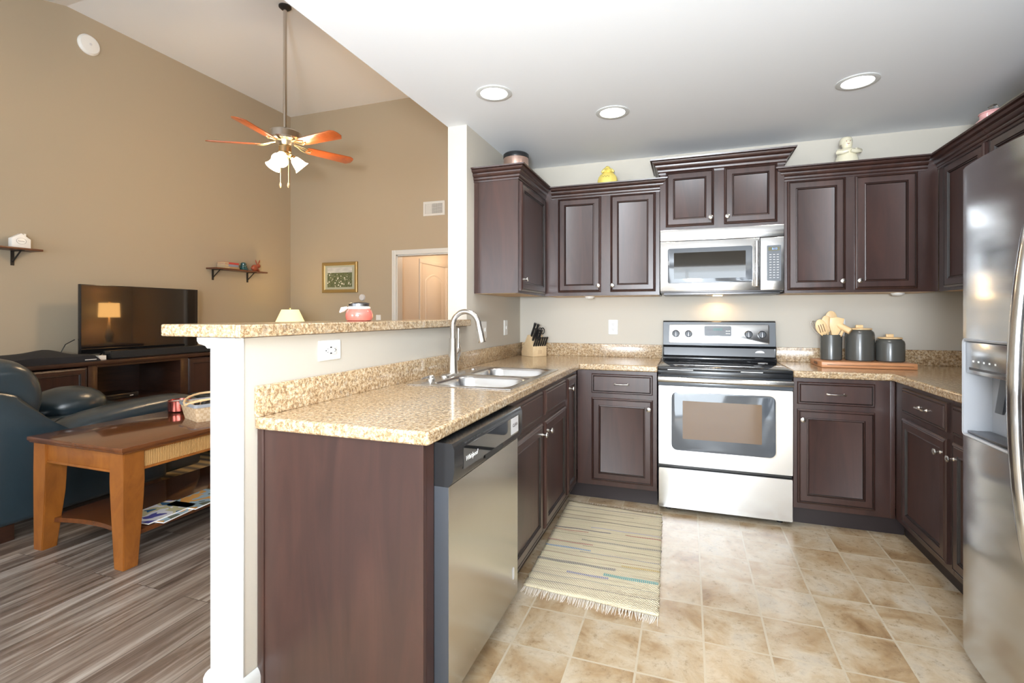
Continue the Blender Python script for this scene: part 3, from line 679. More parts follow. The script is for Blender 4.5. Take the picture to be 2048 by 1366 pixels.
b = new(); rstack(b, TG, [(1.521, 1.124, .090, .036, .01, .0055), (1.521, 1.124, .090, .036, .01, .0075)], 4); dp = obj('display_panel', b, 'rangegrey', r)
b = new(); box(b, TG, 1.49, 1.552, 1.128, 1.146, .0074, .0079); obj('display', b, 'display', dp)
b = new()
for i in range(3):
    for j in range(2): box(b, TG, 1.575+i*.01, 1.582+i*.01, 1.104+j*.018, 1.110+j*.018, .0074, .0079)
obj('button_marks', b, 'white', dp)
text('lettering', 'Whirlpool', TG, 1.521, 1.062, .0062, .014, 'rangegrey', r)
for x in (1.236, 1.324, 1.722, 1.808):
    b = new(); lathe(b, TG, [(.026, .006), (.0255, .014), (.021, .020), (.001, .021)], x, 1.104, 24)
    k = obj('knob', b, 'edge', r)
    b = new(); box(b, TG, x-.005, x+.005, 1.083, 1.125, .018, .034, .002); obj('grip', b, 'steeldark', k)
for z, T_ in ((.974, lambda u, v, n: Vector((u, -.0712-n, v))),):
    b = new(); lathe(b, lambda u, v, n: T_(u*1.9-.9*1.795, v, n), [(.0001, .0), (.0155, 0.0), (.0155, .0008), (.0001, .0009)], 1.795, z, 24); obj('oval_sticker_and_reflection', b, 'white', r)
b = new(); lathe(b, U(.9177, 1.795, -.22), [(.0001, 0), (.016, 0), (.016, .0004), (.0001, .0005)], 0, 0, 24)
for v in b.verts: v.co.x = 1.795+(v.co.x-1.795)*1.9
obj('oval_sticker_and_reflection', b, 'silver', r)  # reflection of the backguard sticker, painted as a pale oval on the glass top
b = new(); bx(b, 1.20, 1.35, -.657, -.6545, .896, .9, 0); bx(b, 1.62, 1.74, -.657, -.6545, .896, .9, 0); obj('shipping_tape', b, 'white', r)
# handle = full-width bar
b = new(); prism(b, lambda u, v, n: Vector((n, u, v)), [(-.66, .822), (-.69, .822), (-.699, .832), (-.699, .848), (-.690, .857), (-.655, .857), (-.655, .848)], X0+.002, X1-.002, .002); obj('handle', b, 'steel', r)
b = new(); bx(b, X0+.002, X1-.002, -.672, -.62, .800, .824, .002); obj('handle_shadow_strip', b, 'rangegrey', r)  # grey strip put in for the shadow below the handle bar
b = new(); rg = []
for hx_, hz_, rr, n in ((.378, .252, .004, 0), (.378, .252, .004, .040), (.375, .249, .006, .045)):
    rg.append((1.521, .550, hx_, hz_-.0025, rr, n))
rstack(b, S(-.618), rg, 5); dr = obj('oven_door', b, 'steel', r)
TO = S(-.663)
b = new(); rstack(b, TO, [(1.515, .580, .292, .182, .035, 0), (1.515, .580, .292, .182, .035, .0035), (1.515, .580, .288, .178, .033, .0045)], 6); obj('window_border', b, 'greyglass', dr)
b = new(); rstack(b, TO, [(1.511, .590, .222, .118, .004, .0046), (1.511, .590, .222, .118, .004, .0052)], 3); obj('window_pane', b, 'ovenpane', dr)
b = new(); rstack(b, TO, [(1.515, .580, .297, .187, .038, .0), (1.515, .580, .297, .187, .038, .002)], 6); obj('window_trim', b, 'chrome', dr)
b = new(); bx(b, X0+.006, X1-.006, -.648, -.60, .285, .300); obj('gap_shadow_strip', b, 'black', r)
b = new(); rstack(b, S(-.618), [(1.521, .156, .377, .126, .004, 0), (1.521, .156, .377, .126, .004, .036), (1.521, .156, .374, .123, .006, .042)], 5); obj('storage_drawer', b, 'steel', r)
for x in (1.20, 1.84):
    for y in (-.58, -.08):
        b = new(); lathe(b, U(0, x, y), [(.018, 0), (.018, .012), (.008, .014), (.008, .035)], 0, 0, 14); obj('foot', b, 'black', r)

# ================================================================= MICROWAVE
m = thing('microwave', (1.52, -.2, 1.385), 'stainless steel over-the-range microwave with dark window', 'microwave')
b = new(); bx(b, 1.141, 1.899, -.345, -.003, 1.392, 1.819, .002); obj('body', b, 'steeldark', m)
TM = S(-.345)
b = new(); box(b, TM, 1.141, 1.897, 1.742, 1.819, 0, .036, .003); obj('vent_grille', b, 'steel', m)
b = new(); box(b, TM, 1.141, 1.757, 1.402, 1.739, 0, .036, .003); md = obj('door', b, 'steel', m)
b = new(); rstack(b, TM, [(1.452, 1.573, .262, .118, .014, .035), (1.452, 1.573, .262, .118, .014, .0375), (1.452, 1.573, .260, .116, .013, .038)], 5); obj('window', b, 'greyglass', md)
b = new(); rstack(b, TM, [(1.452, 1.573, .222, .088, .004, .0381), (1.452, 1.573, .222, .088, .004, .0386)], 3); obj('window_screen', b, 'blackgloss', md)
b = new(); box(b, TM, 1.725, 1.748, 1.42, 1.725, .036, .070, .008, 3); obj('handle', b, 'chrome', md)
text('lettering', 'Whirlpool', TM, 1.50, 1.785, .0364, .02, 'silver', m)
b = new(); box(b, TM, 1.760, 1.897, 1.402, 1.739, 0, .036, .003); cp_ = obj('control_panel', b, 'steel', m)
b = new(); rstack(b, TM, [(1.838, 1.573, .041, .114, .006, .0358), (1.838, 1.573, .041, .114, .006, .038)], 4); kp = obj('keypad', b, 'rangegrey', cp_)
b = new(); box(b, TM, 1.806, 1.870, 1.652, 1.676, .038, .0385); obj('display', b, 'mwdisp', cp_)
text('clock_digits', '8:13', TM, 1.842, 1.664, .0387, .018, 'blue', cp_)
b = new()
for j in range(10):
    for i in range(3):
        box(b, TM, 1.812+i*.021, 1.824+i*.021, 1.478+j*.0165, 1.481+j*.0165, .038, .0384)
obj('key_marks', b, 'silver', cp_)
b = new(); bx(b, 1.16, 1.88, -.34, -.02, 1.378, 1.3925, .003); obj('underside_vent', b, 'steeldark', m)
b = new(); bx(b, 1.49, 1.55, -.12, -.06, 1.3765, 1.3785); obj('cooktop_lamp', b, 'hoodlamp', m)
light('cooktop_lamp_light', 'AREA', (1.52, -.085, 1.373), (math.radians(-25), 0, 0), 1.1, (1, .66, .32), shape='SQUARE', size=.06)

# ================================================================= REFRIGERATOR
fr = thing('refrigerator', (2.63, -2.2, 0), 'stainless steel side-by-side refrigerator with water dispenser at the right edge', 'refrigerator')
b = new(); bx(b, 2.32, 3.0, -2.665, -1.752, .02, 1.745, .004); obj('cabinet_body', b, 'rangegrey', fr)
def frdoor(name, y0, y1, hole=None):
    # softly bowed stainless front, with a cut-out where the dispenser niche sits
    ys = sorted(set([y0+(y1-y0)*i/12 for i in range(13)]+([-hole[0], -hole[1]] if hole else []))); zs = [.075, *(hole[2:] if hole else ()), 1.755]
    fx = lambda y: 2.236-.020*math.sin(PI*min(1, max(0, (y-y0)/(y1-y0))))**.6
    b = new(); V = {(i, j): b.verts.new((fx(y), y, z)) for i, y in enumerate(ys) for j, z in enumerate(zs)}
    B = {(i, j): b.verts.new((2.318, y, z)) for i, y in enumerate(ys) for j, z in enumerate(zs)}
    N, K = len(ys)-1, len(zs)-1
    inh = lambda i, j: bool(hole) and 0 <= i < N and j == 1 and -hole[1]-1e-6 <= ys[i] and ys[i+1] <= -hole[0]+1e-6
    for i in range(N):
        for j in range(K):
            if inh(i, j): continue
            b.faces.new((V[i, j], V[i+1, j], V[i+1, j+1], V[i, j+1])); b.faces.new((B[i, j], B[i, j+1], B[i+1, j+1], B[i+1, j]))
            for di, dj, p, q in ((-1, 0, (i, j), (i, j+1)), (1, 0, (i+1, j), (i+1, j+1)), (0, -1, (i, j), (i+1, j)), (0, 1, (i, j+1), (i+1, j+1))):
                if not (0 <= i+di < N and 0 <= j+dj < K) or inh(i+di, j+dj): b.faces.new((V[p], V[q], B[q], B[p]))
    return obj(name, b, 'fridge', fr, sharp=50)
HU0, HU1, HZ0, HZ1 = 1.805, 2.075, .835, 1.158
d1 = frdoor('freezer_door', -1.754, -2.205, (HU0, HU1, HZ0, HZ1)); d2 = frdoor('fridge_door', -2.211, -2.663)
def handle(y, par):
    b = new(); pts = []
    for i in range(17):
        t = i/16; z = .50+t*1.05; pts.append((2.230-.056*math.sin(PI*t)**.6, y, z))
    tube(b, pts, [.014]+[.021]*15+[.014], 16)
    return obj('handle', b, 'fridge', par, sharp=60)
handle(-2.185, d1); handle(-2.250, d2)
TF = W(2.218); hc, hz, hw2, hh2 = (HU0+HU1)/2, (HZ0+HZ1)/2, (HU1-HU0)/2, (HZ1-HZ0)/2
b = new(); rstack(b, TF, [(hc, hz, hw2+.004, hh2+.004, .014, -.004), (hc, hz, hw2+.005, hh2+.005, .015, .004), (hc, hz, hw2+.002, hh2+.002, .012, .006), (hc, hz, hw2-.004, hh2-.004, .008, .003), (hc, hz, hw2-.004, hh2-.004, .008, -.075)], 5, cap0=False, cap1=True); di = obj('water_dispenser', b, 'dispenser', d1)
b = new(); box(b, TF, HU0+.006, HU1-.006, 1.045, HZ1-.006, -.06, -.001, .003); obj('dispenser_panel', b, 'fridge', di)
for i in range(5):
    b = new(); box(b, TF, HU0+.05+i*.032, HU0+.058+i*.032, 1.085, 1.091, -.001, -.0004); obj('button', b, 'white', di)
b = new(); box(b, TF, HU0+.03, HU1-.03, 1.058, 1.066, -.001, -.0004); obj('button_bar', b, 'steeldark', di)
b = new(); prism(b, lambda u, v, n: TF(n, v, u), [(-.07, 1.045), (-.045, 1.045), (-.03, .93), (-.036, .93), (-.06, 1.0)], hc-.02, hc+.02); obj('paddle', b, 'edge', di)
b = new(); box(b, TF, HU0+.01, HU1-.01, HZ0+.006, HZ0+.014, -.07, -.004, .002); obj('drip_tray', b, 'steeldark', di)
b = new(); bx(b, 2.30, 2.33, -2.65, -1.76, .012, .075, .003); obj('base_grille', b, 'dispenser', fr)

# ================================================================= RAG RUG
rx, ry = .893, -1.268
b = new(); n = 30; mrow = 44; hw, hl = .296, .535; g = {}
for i in range(n+1):
    for j in range(mrow+1):
        u, v = -hw+2*hw*i/n, -hl+2*hl*j/mrow
        g[i, j] = b.verts.new((rx+u*(1+.006*math.sin(j*1.9))+.018*(v/hl)*-1+(.004*math.sin(j*2.7) if i in (0, n) else 0), ry+v-.045*u/hw*0-.02*(u/hw), .009+.0012*math.sin(j*1.3+i*.5)))
for i in range(n):
    for j in range(mrow): b.faces.new((g[i, j], g[i+1, j], g[i+1, j+1], g[i, j+1]))
rug = obj('rag_rug', b, 'ragrug', label='cream rag rug with thin coloured stripes on the tile floor in front of the sink', cat='rug', origin=(rx, ry, .009), sharp=80)
sm = rug.modifiers.new('thick', 'SOLIDIFY'); sm.thickness = .007; sm.offset = -1
b = new()
for e_, s_ in ((1, 1), (0, -1)):
    for k in range(95):
        u = -hw+2*hw*(k+.5)/95; v = (hl if e_ else -hl); x = rx+u-.018*(v/hl); y = ry+v-.02*(u/hw); L = .035+random.random()*.025; dx = random.uniform(-.012, .012)
        tube(b, [(x, y-.004*s_, .007), (x+dx*.5, y+s_*L*.5, .004), (x+dx, y+s_*L, .0025)], [.0022, .0018, .001], 4)
obj('fringe', b, 'cloth', rug, kind='stuff')

# ================================================================= OUTLETS AND SWITCHES
def plate(T, u, v, w_, h_, label, cat, kind, name):
    t = thing(name, T(u, v, 0), label, cat)
    b = new(); rstack(b, T, [(u, v, w_/2, h_/2, .004, .0005), (u, v, w_/2, h_/2, .004, .003), (u, v, w_/2-.003, h_/2-.003, .003, .006)], 3); obj('cover_plate', b, 'white', t)
    b = new()
    if kind == 'duplex':
        for s_ in (-1, 1): rstack(b, T, [(u, v+s_*.02, .016, .014, .008, .006), (u, v+s_*.02, .016, .014, .008, .008)], 4)
        obj('socket', b, 'white', t); b = new()
        for s_ in (-1, 1):
            for q in (-.006, .006): box(b, T, u+q-.001, u+q+.001, v+s_*.02, v+s_*.02+.008, .0079, .0083)
            lathe(b, T, [(.0025, .0079), (.0025, .0083)], u, v+s_*.02-.006, 8)
        obj('socket_slots', b, 'slot', t)
    elif kind == 'gfci':
        box(b, T, u-.034, u+.034, v-.017, v+.017, .006, .009, .001); obj('socket', b, 'white', t); b = new()
        for s_ in (-1, 1):
            box(b, T, u+s_*.021-.001, u+s_*.021+.006, v+.005, v+.007, .0088, .0094); box(b, T, u+s_*.021-.001, u+s_*.021+.006, v-.007, v-.005, .0088, .0094)
            lathe(b, T, [(.003, .0088), (.003, .0094)], u+s_*.028, v, 8)
        box(b, T, u-.005, u+.005, v+.009, v+.014, .0088, .0096); box(b, T, u-.005, u+.005, v-.014, v-.009, .0088, .0096)
        obj('socket_slots', b, 'slot', t)
    else:
        for q in ([0] if kind == 'switch' else [-.023, .023]): box(b, T, u+q-.005, u+q+.005, v-.012, v+.012, .006, .011, .002)
        obj('toggle', b, 'white', t)
    return t
plate(E(0), -2.345, 1.105, .125, .078, 'white outlet plate mounted sideways on the half wall below the bar', 'outlet', 'gfci', 'wall_outlet')
plate(S(0), .768, 1.145, .073, .115, 'white duplex outlet on the back wall left of the range', 'outlet', 'duplex', 'wall_outlet')
plate(S(0), 2.29, 1.155, .073, .115, 'white outlet on the back wall behind the wooden utensils', 'outlet', 'duplex', 'wall_outlet')
plate(E(0), -.80, 1.139, .115, .115, 'white double switch plate on the left wall behind the faucet', 'light switch', 'double', 'light_switch')
plate(E(0), -.355, 1.143, .073, .115, 'white single switch plate on the left wall nearest the corner', 'light switch', 'switch', 'light_switch')
plate(S(FY), -2.60, 1.18, .073, .115, 'white switch plate on the far wall, peeking over the bar', 'light switch', 'switch', 'light_switch')

# ================================================================= DOWNLIGHTS
def downlight(x, y, label):
    t = thing('recessed_light', (x, y, H), label, 'ceiling light', 'recessed ceiling lights')
    b = new(); lathe(b, Dn(H, x, y), [(.070, .001), (.098, .001), (.098, .004), (.090, .007), (.074, .006), (.070, .001)], 0, 0, 40, False, False); obj('trim_ring', b, 'trim', t)
    b = new(); lathe(b, Dn(H, x, y), [(.072, .0015), (.072, .003), (.001, .0035)], 0, 0, 32); obj('lens', b, 'glow', t)
    light('recessed_lamp', 'SPOT', (x, y, H-.012), (0, 0, 0), 14, (1, .95, .88), spot_size=2.4, spot_blend=.8, shadow_soft_size=.07)
downlight(.328, -1.425, 'round white ceiling downlight nearest the left edge of the kitchen ceiling')
downlight(.898, -.952, 'round white ceiling downlight in the middle of the three, above the left wall cabinets')
downlight(2.145, -.925, 'round white ceiling downlight on the right, above the right wall cabinets')
for x, y, l in ((.62, -.20, 'small white puck light under the cabinet left of the microwave'), (2.56, -.19, 'small white puck light under the cabinet right of the microwave')):
    b = new(); lathe(b, Dn(UB-.0015, x, y), [(.036, 0), (.036, .006), (.026, .016), (.001, .018)], 0, 0, 20); obj('puck_light', b, 'white', label=l, cat='cabinet light')

# ================================================================= THINGS ON THE COUNTER
# knife block, turned toward the room
kb = thing('knife_block', (.175, -.165, .914), 'pale maple knife block with black-handled knives in the counter corner', 'knife block')
BT = rotz(WD, math.radians(0), (0, 0, 0))
kc = Vector((.225, -.182, .9145)); ka = math.radians(55)   # front lower edge centre, facing angle
fw = Vector((math.sin(ka)*1, -math.cos(ka), 0)); sd_ = Vector((math.cos(ka), math.sin(ka), 0))
def KT(u, v, n): return kc+sd_*u-fw*v+Vector((0, 0, n))     # u across, v backwards, n up
prof = [(0, 0), (.0, .078), (.012, .083), (.052, .165), (.072, .17), (.155, .035), (.150, .0)]
b = new(); prism(b, lambda u, v, n: KT(n, u, v), prof, -.068, .068, .003); obj('block', b, 'blockwood', kb)
b = new(); box(b, KT, -.018, .018, -.0015, .0, .02, .05, 0); obj('maker_mark', b, 'maple', kb)
kd = (-fw*-1*.45+Vector((0, 0, 1))*.9).normalized()
def kn(u, v, n, L, w2, par):
    b = new(); p0 = KT(u, v, n); rt = sd_*math.cos(.2)
    pts = [p0, p0+kd*L*.3, p0+kd*L*.7, p0+kd*L]
    tube(b, pts, [w2*.8, w2, w2*.85, w2*1.15], 8); return obj('knife_handle', b, 'black', par)
for i in range(6): kn(-.055+i*.022, .010, .080, .080, .0075, kb)
for (u, v, n, L) in ((-.045, .034, .125, .105), (-.018, .034, .125, .10), (.010, .034, .125, .095), (-.045, .052, .158, .115), (-.012, .052, .158, .105)): kn(u, v, n, L, .0105, kb)
b = new()
for s_ in (-1, 1):
    c0 = KT(.030+s_*.012, .045, .15)+kd*.055; pts = [c0+Vector((math.cos(a)*.016, 0, math.sin(a)*.024)) for a in [2*PI*i/12 for i in range(13)]]
    tube(b, pts, .004, 6)
tube(b, [KT(.03, .045, .14), KT(.03, .045, .14)+kd*.04], .006, 6)
obj('scissor_handles', b, 'black', kb)
# cutting board
b = new(); T = rotz(WD, math.radians(1.5), (2.34, -.25, 0))
box(b, T, 2.10, 2.60, -.372, -.10, .9145, .952, .006, 2)
cb = obj('cutting_board', b, 'board', label='thick reddish wood cutting board under the grey canisters', cat='cutting board')
b = new(); box(b, T, 2.13, 2.58, -.3735, -.371, .932, .934, 0); obj('edge_groove', b, 'glaze', cb)
b = new(); rstack(b, lambda u, v, n: Vector((2.0995-n, -.24+u, .933+v)), [(0, 0, .05, .009, .008, 0), (0, 0, .05, .009, .008, .001)], 4); obj('grip_slot', b, 'shelfwood', cb)
BZ = .9525
def canister(x, y, R, h, label):
    t = thing('canister', (x, y, BZ), label, 'canister', 'charcoal canisters on the cutting board')
    b = new(); lathe(b, U(BZ, x, y), [(R-.006, 0), (R, .006), (R, h-.03), (R-.004, h-.014), (R-.014, h-.004), (R-.018, h), (R-.022, h)], 0, 0, 40); obj('jar', b, 'stone', t)
    b = new(); lathe(b, U(BZ+h, x, y), [(R-.017, .0), (R-.013, .002), (R-.013, .008), (R-.017, .010), (.001, .0105)], 0, 0, 36)
    ld = obj('lid', b, 'spoon', t, label='pale wooden lid')
    b = new(); bx(b, x-.022, x+.018, y-.009, y+.009, BZ+h+.010, BZ+h+.030, .004); obj('lid_grip', b, 'spoon', ld)
canister(2.347, -.225, .079, .195, 'tall charcoal canister with a wooden lid, middle one on the cutting board')
canister(2.505, -.235, .076, .14, 'short charcoal canister with a wooden lid, right end of the cutting board')
cr = thing('utensil_crock', (2.19, -.225, BZ), 'open charcoal crock, left end of the cutting board, full of wooden spoons', 'crock')
b = new(); lathe(b, U(BZ, 2.19, -.225), [(.056, 0), (.061, .005), (.0615, .158), (.060, .162), (.057, .162), (.056, .03), (.001, .028)], 0, 0, 36); obj('jar', b, 'stone', cr)
def utensil(name, base, tip, bw, bl, label, cat, slots=0, shape='oval', ang=0):
    t = thing(name, base, label, cat); base, tip = Vector(base), Vector(tip); d = (tip-base).normalized(); L = (tip-base).length
    s = d.cross(Vector((0, 1, 0))).normalized(); s = (Matrix.Rotation(ang, 3, d) @ s); nn = s.cross(d)
    Tt = lambda u, v, n: base+s*u+d*v+nn*n
    b = new(); tube(b, [Tt(0, 0, 0), Tt(0, L-bl*.8, 0)], .006, 8)
    obj('handle', b, 'spoon', t)
    b = new(); k = 20
    if shape == 'oval': poly = [(bw*math.cos(2*PI*i/k)*(1.0 if math.sin(2*PI*i/k) > 0 else 1-.35*abs(math.sin(2*PI*i/k))), L-bl/2+bl/2*math.sin(2*PI*i/k)) for i in range(k)]
    else: poly = [(-.009, L-bl), (.009, L-bl), (bw, L-bl*.45), (bw*1.12, L-.012), (bw*.2, L), (-bw*1.0, L-.006), (-bw*.9, L-bl*.45)]
    prism(b, Tt, poly, -.004, .004, .0015); h = obj('blade', b, 'spoon', t)
    if slots:
        b = new()
        for q in range(slots): box(b, Tt, (q-(slots-1)/2)*.013-.002, (q-(slots-1)/2)*.013+.002, L-bl*.75, L-bl*.3, -.0046, .0046)
        obj('slots', b, 'shelfwood', h)
zb = BZ+.04
utensil('slotted_spatula', (2.182, -.235, zb), (2.112, -.265, zb+.22), .033, .115, 'slotted wooden spoon leaning left in the grey crock', 'spatula', 3)
utensil('wooden_spoon', (2.20, -.205, zb), (2.195, -.20, zb+.275), .033, .09, 'round-headed wooden spoon, tallest in the grey crock', 'spoon')
utensil('wooden_spoon', (2.185, -.22, zb), (2.160, -.225, zb+.245), .032, .115, 'wooden spoon standing behind the slotted one in the grey crock', 'spoon')
utensil('wooden_turner', (2.19, -.25, zb), (2.215, -.272, zb+.235), .038, .135, 'broad flat wooden turner at the front of the grey crock', 'spatula', 0, 'flat')
rp = thing('wooden_mallet', (2.20, -.25, zb), 'wooden mallet leaning right out of the grey crock, its head toward the tall canister', 'mallet')
p0, p1 = Vector((2.185, -.235, zb)), Vector((2.252, -.272, zb+.165)); hd_ = Vector((.74, -.42, -.52)).normalized()
b = new(); tube(b, [p0, p1], .0085, 10); obj('handle', b, 'spoon', rp)
b = new(); tube(b, [p1-hd_*.042, p1-hd_*.040, p1+hd_*.038, p1+hd_*.040], [.017, .020, .020, .017], 18); obj('head', b, 'spoon', rp)
wh = thing('whisk', (2.16, -.2, zb), 'wire whisk showing at the left behind the spoons in the grey crock', 'whisk')
b = new()
for q in range(4):
    a = q*PI/4; s_ = Vector((math.cos(a), math.sin(a), 0)); base = Vector((2.14, -.195, zb+.12)); d = Vector((-.5, .0, 1)).normalized()
    tube(b, [base+d*(.10*(1-math.cos(t))*.5*1.0)+s_*(.028*math.sin(t)) for t in [2*PI*i/16 for i in range(17)]], .0009, 5)
obj('wires', b, 'chrome', wh)
b = new(); tube(b, [(2.17, -.2, zb), (2.15, -.195, zb+.125)], .006, 8); obj('handle', b, 'chrome', wh)

# ================================================================= THINGS ON THE CABINETS
t = thing('cake_tin', (.15, -.54, CT), 'round rose-gold canister with black lid on the left wall cabinet', 'canister')
b = new(); lathe(b, U(CT+.0005, .15, -.54), [(.088, 0), (.090, .003), (.090, .188), (.088, .19)], 0, 0, 40); obj('tin', b, 'rose', t)
b = new(); lathe(b, U(CT+.19, .15, -.54), [(.092, 0), (.093, .004), (.092, .026), (.084, .034), (.02, .038), (.001, .038)], 0, 0, 40); obj('lid', b, 'black', t)
def Us(z, x, y, k): return lambda u, v, n: Vector((x+u*k, y+v*k, z+n*k))
# yellow pumpkin figure
pk = thing('ceramic_jar', (.755, -.2, CT), 'yellow ceramic gourd-shaped jar on the cabinet left of the microwave', 'figurine')
T = Us(CT, .755, -.2, .85)
b = new()
k = 32; rings = []
for (rr, h) in ((.045, 0), (.066, .01), (.080, .04), (.084, .075), (.076, .105), (.058, .13), (.036, .145), (.030, .152)):
    rings.append([T(rr*(1+.07*abs(math.sin(4*2*PI*i/k)))*math.cos(2*PI*i/k), rr*.75*(1+.07*abs(math.sin(4*2*PI*i/k)))*math.sin(2*PI*i/k), h) for i in range(k)])
stack(b, rings); obj('body', b, 'yellow', pk, sharp=60)
b = new()
for q in range(7):
    a = q/7*2*PI; tube(b, [T(0, 0, .145), T(.035*math.cos(a), .025*math.sin(a), .168), T(.055*math.cos(a), .04*math.sin(a), .150)], [.016, .015, .008], 8)
tube(b, [T(0, 0, .145), T(0, 0, .185), T(.004, 0, .20)], [.030, .024, .014], 10); obj('leafy_top', b, 'yellow', pk, sharp=60)
b = new()
for q in range(5): tube(b, [T(-.03+q*.012, -.066, .095+.006*(q % 2)), T(-.026+q*.012, -.067, .102+.006*(q % 2))], .002, 5)
obj('painted_mark', b, 'shelfwood', pk)
# cream figurine
fg = thing('cookie_jar_figurine', (2.285, -.2, CT), 'cream ceramic figurine jar of a plump cook on the cabinet right of the microwave', 'figurine')
T = Us(CT, 2.285, -.2, .85)
b = new(); k = 32
rings = [[T(rr*math.cos(2*PI*i/k)*(1+.03*math.cos(8*2*PI*i/k)*(h < .1)), rr*.85*math.sin(2*PI*i/k), h) for i in range(k)] for rr, h in ((.070, 0), (.078, .01), (.079, .04), (.074, .075), (.066, .105), (.064, .11), (.067, .115), (.068, .13), (.058, .148), (.034, .160), (.026, .166))]
stack(b, rings); obj('body', b, 'cream', fg, sharp=60)
b = new(); lathe(b, T, [(.02, .158), (.030, .165), (.036, .185), (.036, .205), (.030, .222), (.012, .232), (.001, .233)], 0, 0, 28); hd = obj('head', b, 'cream', fg, sharp=60)
b = new(); lathe(b, lambda u, v, n: T(u+.0-.003, v+.012, n+.0), [(.040, .190), (.043, .205), (.041, .228), (.033, .243), (.022, .248), (.001, .247)], 0, 0, 28); obj('cap', b, 'cream', fg, sharp=60)
b = new()
for s_ in (-1, 1):
    tube(b, [T(s_*.058, -.02, .138), T(s_*.068, -.045, .122), T(s_*.040, -.062, .118), T(s_*.008, -.068, .125)], [.016, .016, .013, .011], 10)
obj('arms', b, 'cream', fg, sharp=60)
b = new()
for s_ in (-1, 1): lathe(b, lambda u, v, n: T(u, -.034-n, v), [(.001, 0), (.003, .0), (.003, .003), (.001, .0035)], s_*.012, .206, 8)
tube(b, [T(-.008, -.036, .188), T(0, -.038, .185), T(.008, -.036, .188)], .0018, 6); obj('painted_face', b, 'redglz', fg)
# pink jar over the right cabinets
pj = thing('pink_ceramic_jar', (2.80, -.70, CT), 'pale pink ceramic jar with glass knob lid on the right wall cabinet', 'jar')
T = Us(CT, 2.80, -.70, .8)
b = new(); lathe(b, T, [(.06, 0), (.085, .02), (.092, .05), (.086, .08), (.066, .10), (.066, .125), (.072, .128), (.070, .134), (.064, .134)], 0, 0, 36); obj('body', b, 'pinkgl', pj)
b = new(); lathe(b, T, [(.064, .134), (.055, .142), (.02, .146), (.001, .147)], 0, 0, 32); ld = obj('lid', b, 'pinkgl', pj)
b = new(); lathe(b, T, [(.008, .146), (.010, .150), (.022, .158), (.026, .170), (.020, .182), (.001, .186)], 0, 0, 12); obj('glass_knob', b, 'clear', ld)

# ================================================================= ON THE BAR
jr = thing('pink_candle_jar', (-.16, -1.94, 1.213), 'round coral pink glass jar with grey lid and cloth ribbon on the bar', 'jar')
T = U(1.2135, -.16, -1.94)
b = new(); lathe(b, T, [(.050, 0), (.058, .003), (.063, .014), (.064, .03), (.060, .046), (.050, .057), (.046, .062), (.046, .068)], 0, 0, 40); obj('glass_body', b, 'pinkjar', jr)
b = new(); lathe(b, T, [(.050, .056), (.053, .060), (.052, .066), (.047, .070)], 0, 0, 32)
tube(b, [T(-.045, -.03, .064), T(-.062, -.045, .054), T(-.072, -.052, .040)], [.006, .013, .003], 8); obj('cloth_ribbon', b, 'cloth', jr)
b = new(); lathe(b, T, [(.047, .068), (.049, .070), (.049, .082), (.046, .085), (.022, .090), (.001, .091)], 0, 0, 36); obj('lid', b, 'steeldark', jr)

# ================================================================= CEILING FAN
FX, FYY = -2.187, -.303
fn = thing('ceiling_fan', (FX, FYY, LZ), 'five-blade ceiling fan with long rod and three lit glass shades in the living room', 'ceiling fan')
T = U(0, FX, FYY)
b = new(); lathe(b, T, [(.055, LZ-.001), (.055, LZ-.012), (.035, LZ-.03), (.02, LZ-.035), (.001, LZ-.035)], 0, 0, 28); obj('ceiling_mount', b, 'iron', fn)
b = new(); lathe(b, T, [(.0165, LZ-.03), (.0165, 2.93)], 0, 0, 16); obj('down_rod', b, 'nickel', fn)
b = new(); lathe(b, T, [(.02, 2.95), (.05, 2.945), (.125, 2.93), (.142, 2.915), (.145, 2.86), (.135, 2.845), (.09, 2.835), (.06, 2.80), (.001, 2.80)], 0, 0, 40); obj('motor_housing', b, 'nickel', fn)
b = new(); lathe(b, T, [(.045, 2.802), (.055, 2.79), (.055, 2.74), (.045, 2.73), (.06, 2.72), (.05, 2.70), (.02, 2.685), (.001, 2.68)], 0, 0, 28); obj('light_kit_hub', b, 'brass', fn)
Rv = Vector((math.cos(YAW), math.sin(YAW), 0)); Fv = Vector((-math.sin(YAW), math.cos(YAW), 0)); HB = Vector((FX, FYY, 2.805))
for k in range(5):
    a = math.radians(10+72*k-180); d = Rv*math.cos(a)+Fv*math.sin(a); s = Vector((-d.y, d.x, 0)); nn = Vector((0, 0, 1)); pitch = math.radians(13)
    s2 = s*math.cos(pitch)-nn*math.sin(pitch); n2 = d.cross(s2)
    BTt = lambda u, v, n, d=d, s2=s2, n2=n2: HB+d*u+s2*v+n2*n
    b = new(); prism(b, BTt, [(.20, -.045), (.24, -.055), (.62, -.070), (.655, -.050), (.665, -.02), (.665, .03), (.63, .068), (.24, .055), (.20, .045)], -.004, .004, .001); bl = obj('blade', b, 'cherry', fn)
    b = new()
    for q in (-1, 1): tube(b, [BTt(.07, 0, .03), BTt(.12, q*.012, .02), BTt(.16, q*.028, .004), BTt(.20, q*.034, -.006), BTt(.245, q*.014, -.007)], .006, 8)
    tube(b, [BTt(.06, 0, .03), BTt(.13, 0, .016), BTt(.23, 0, -.007)], .006, 8)
    obj('blade_iron', b, 'brass', bl)
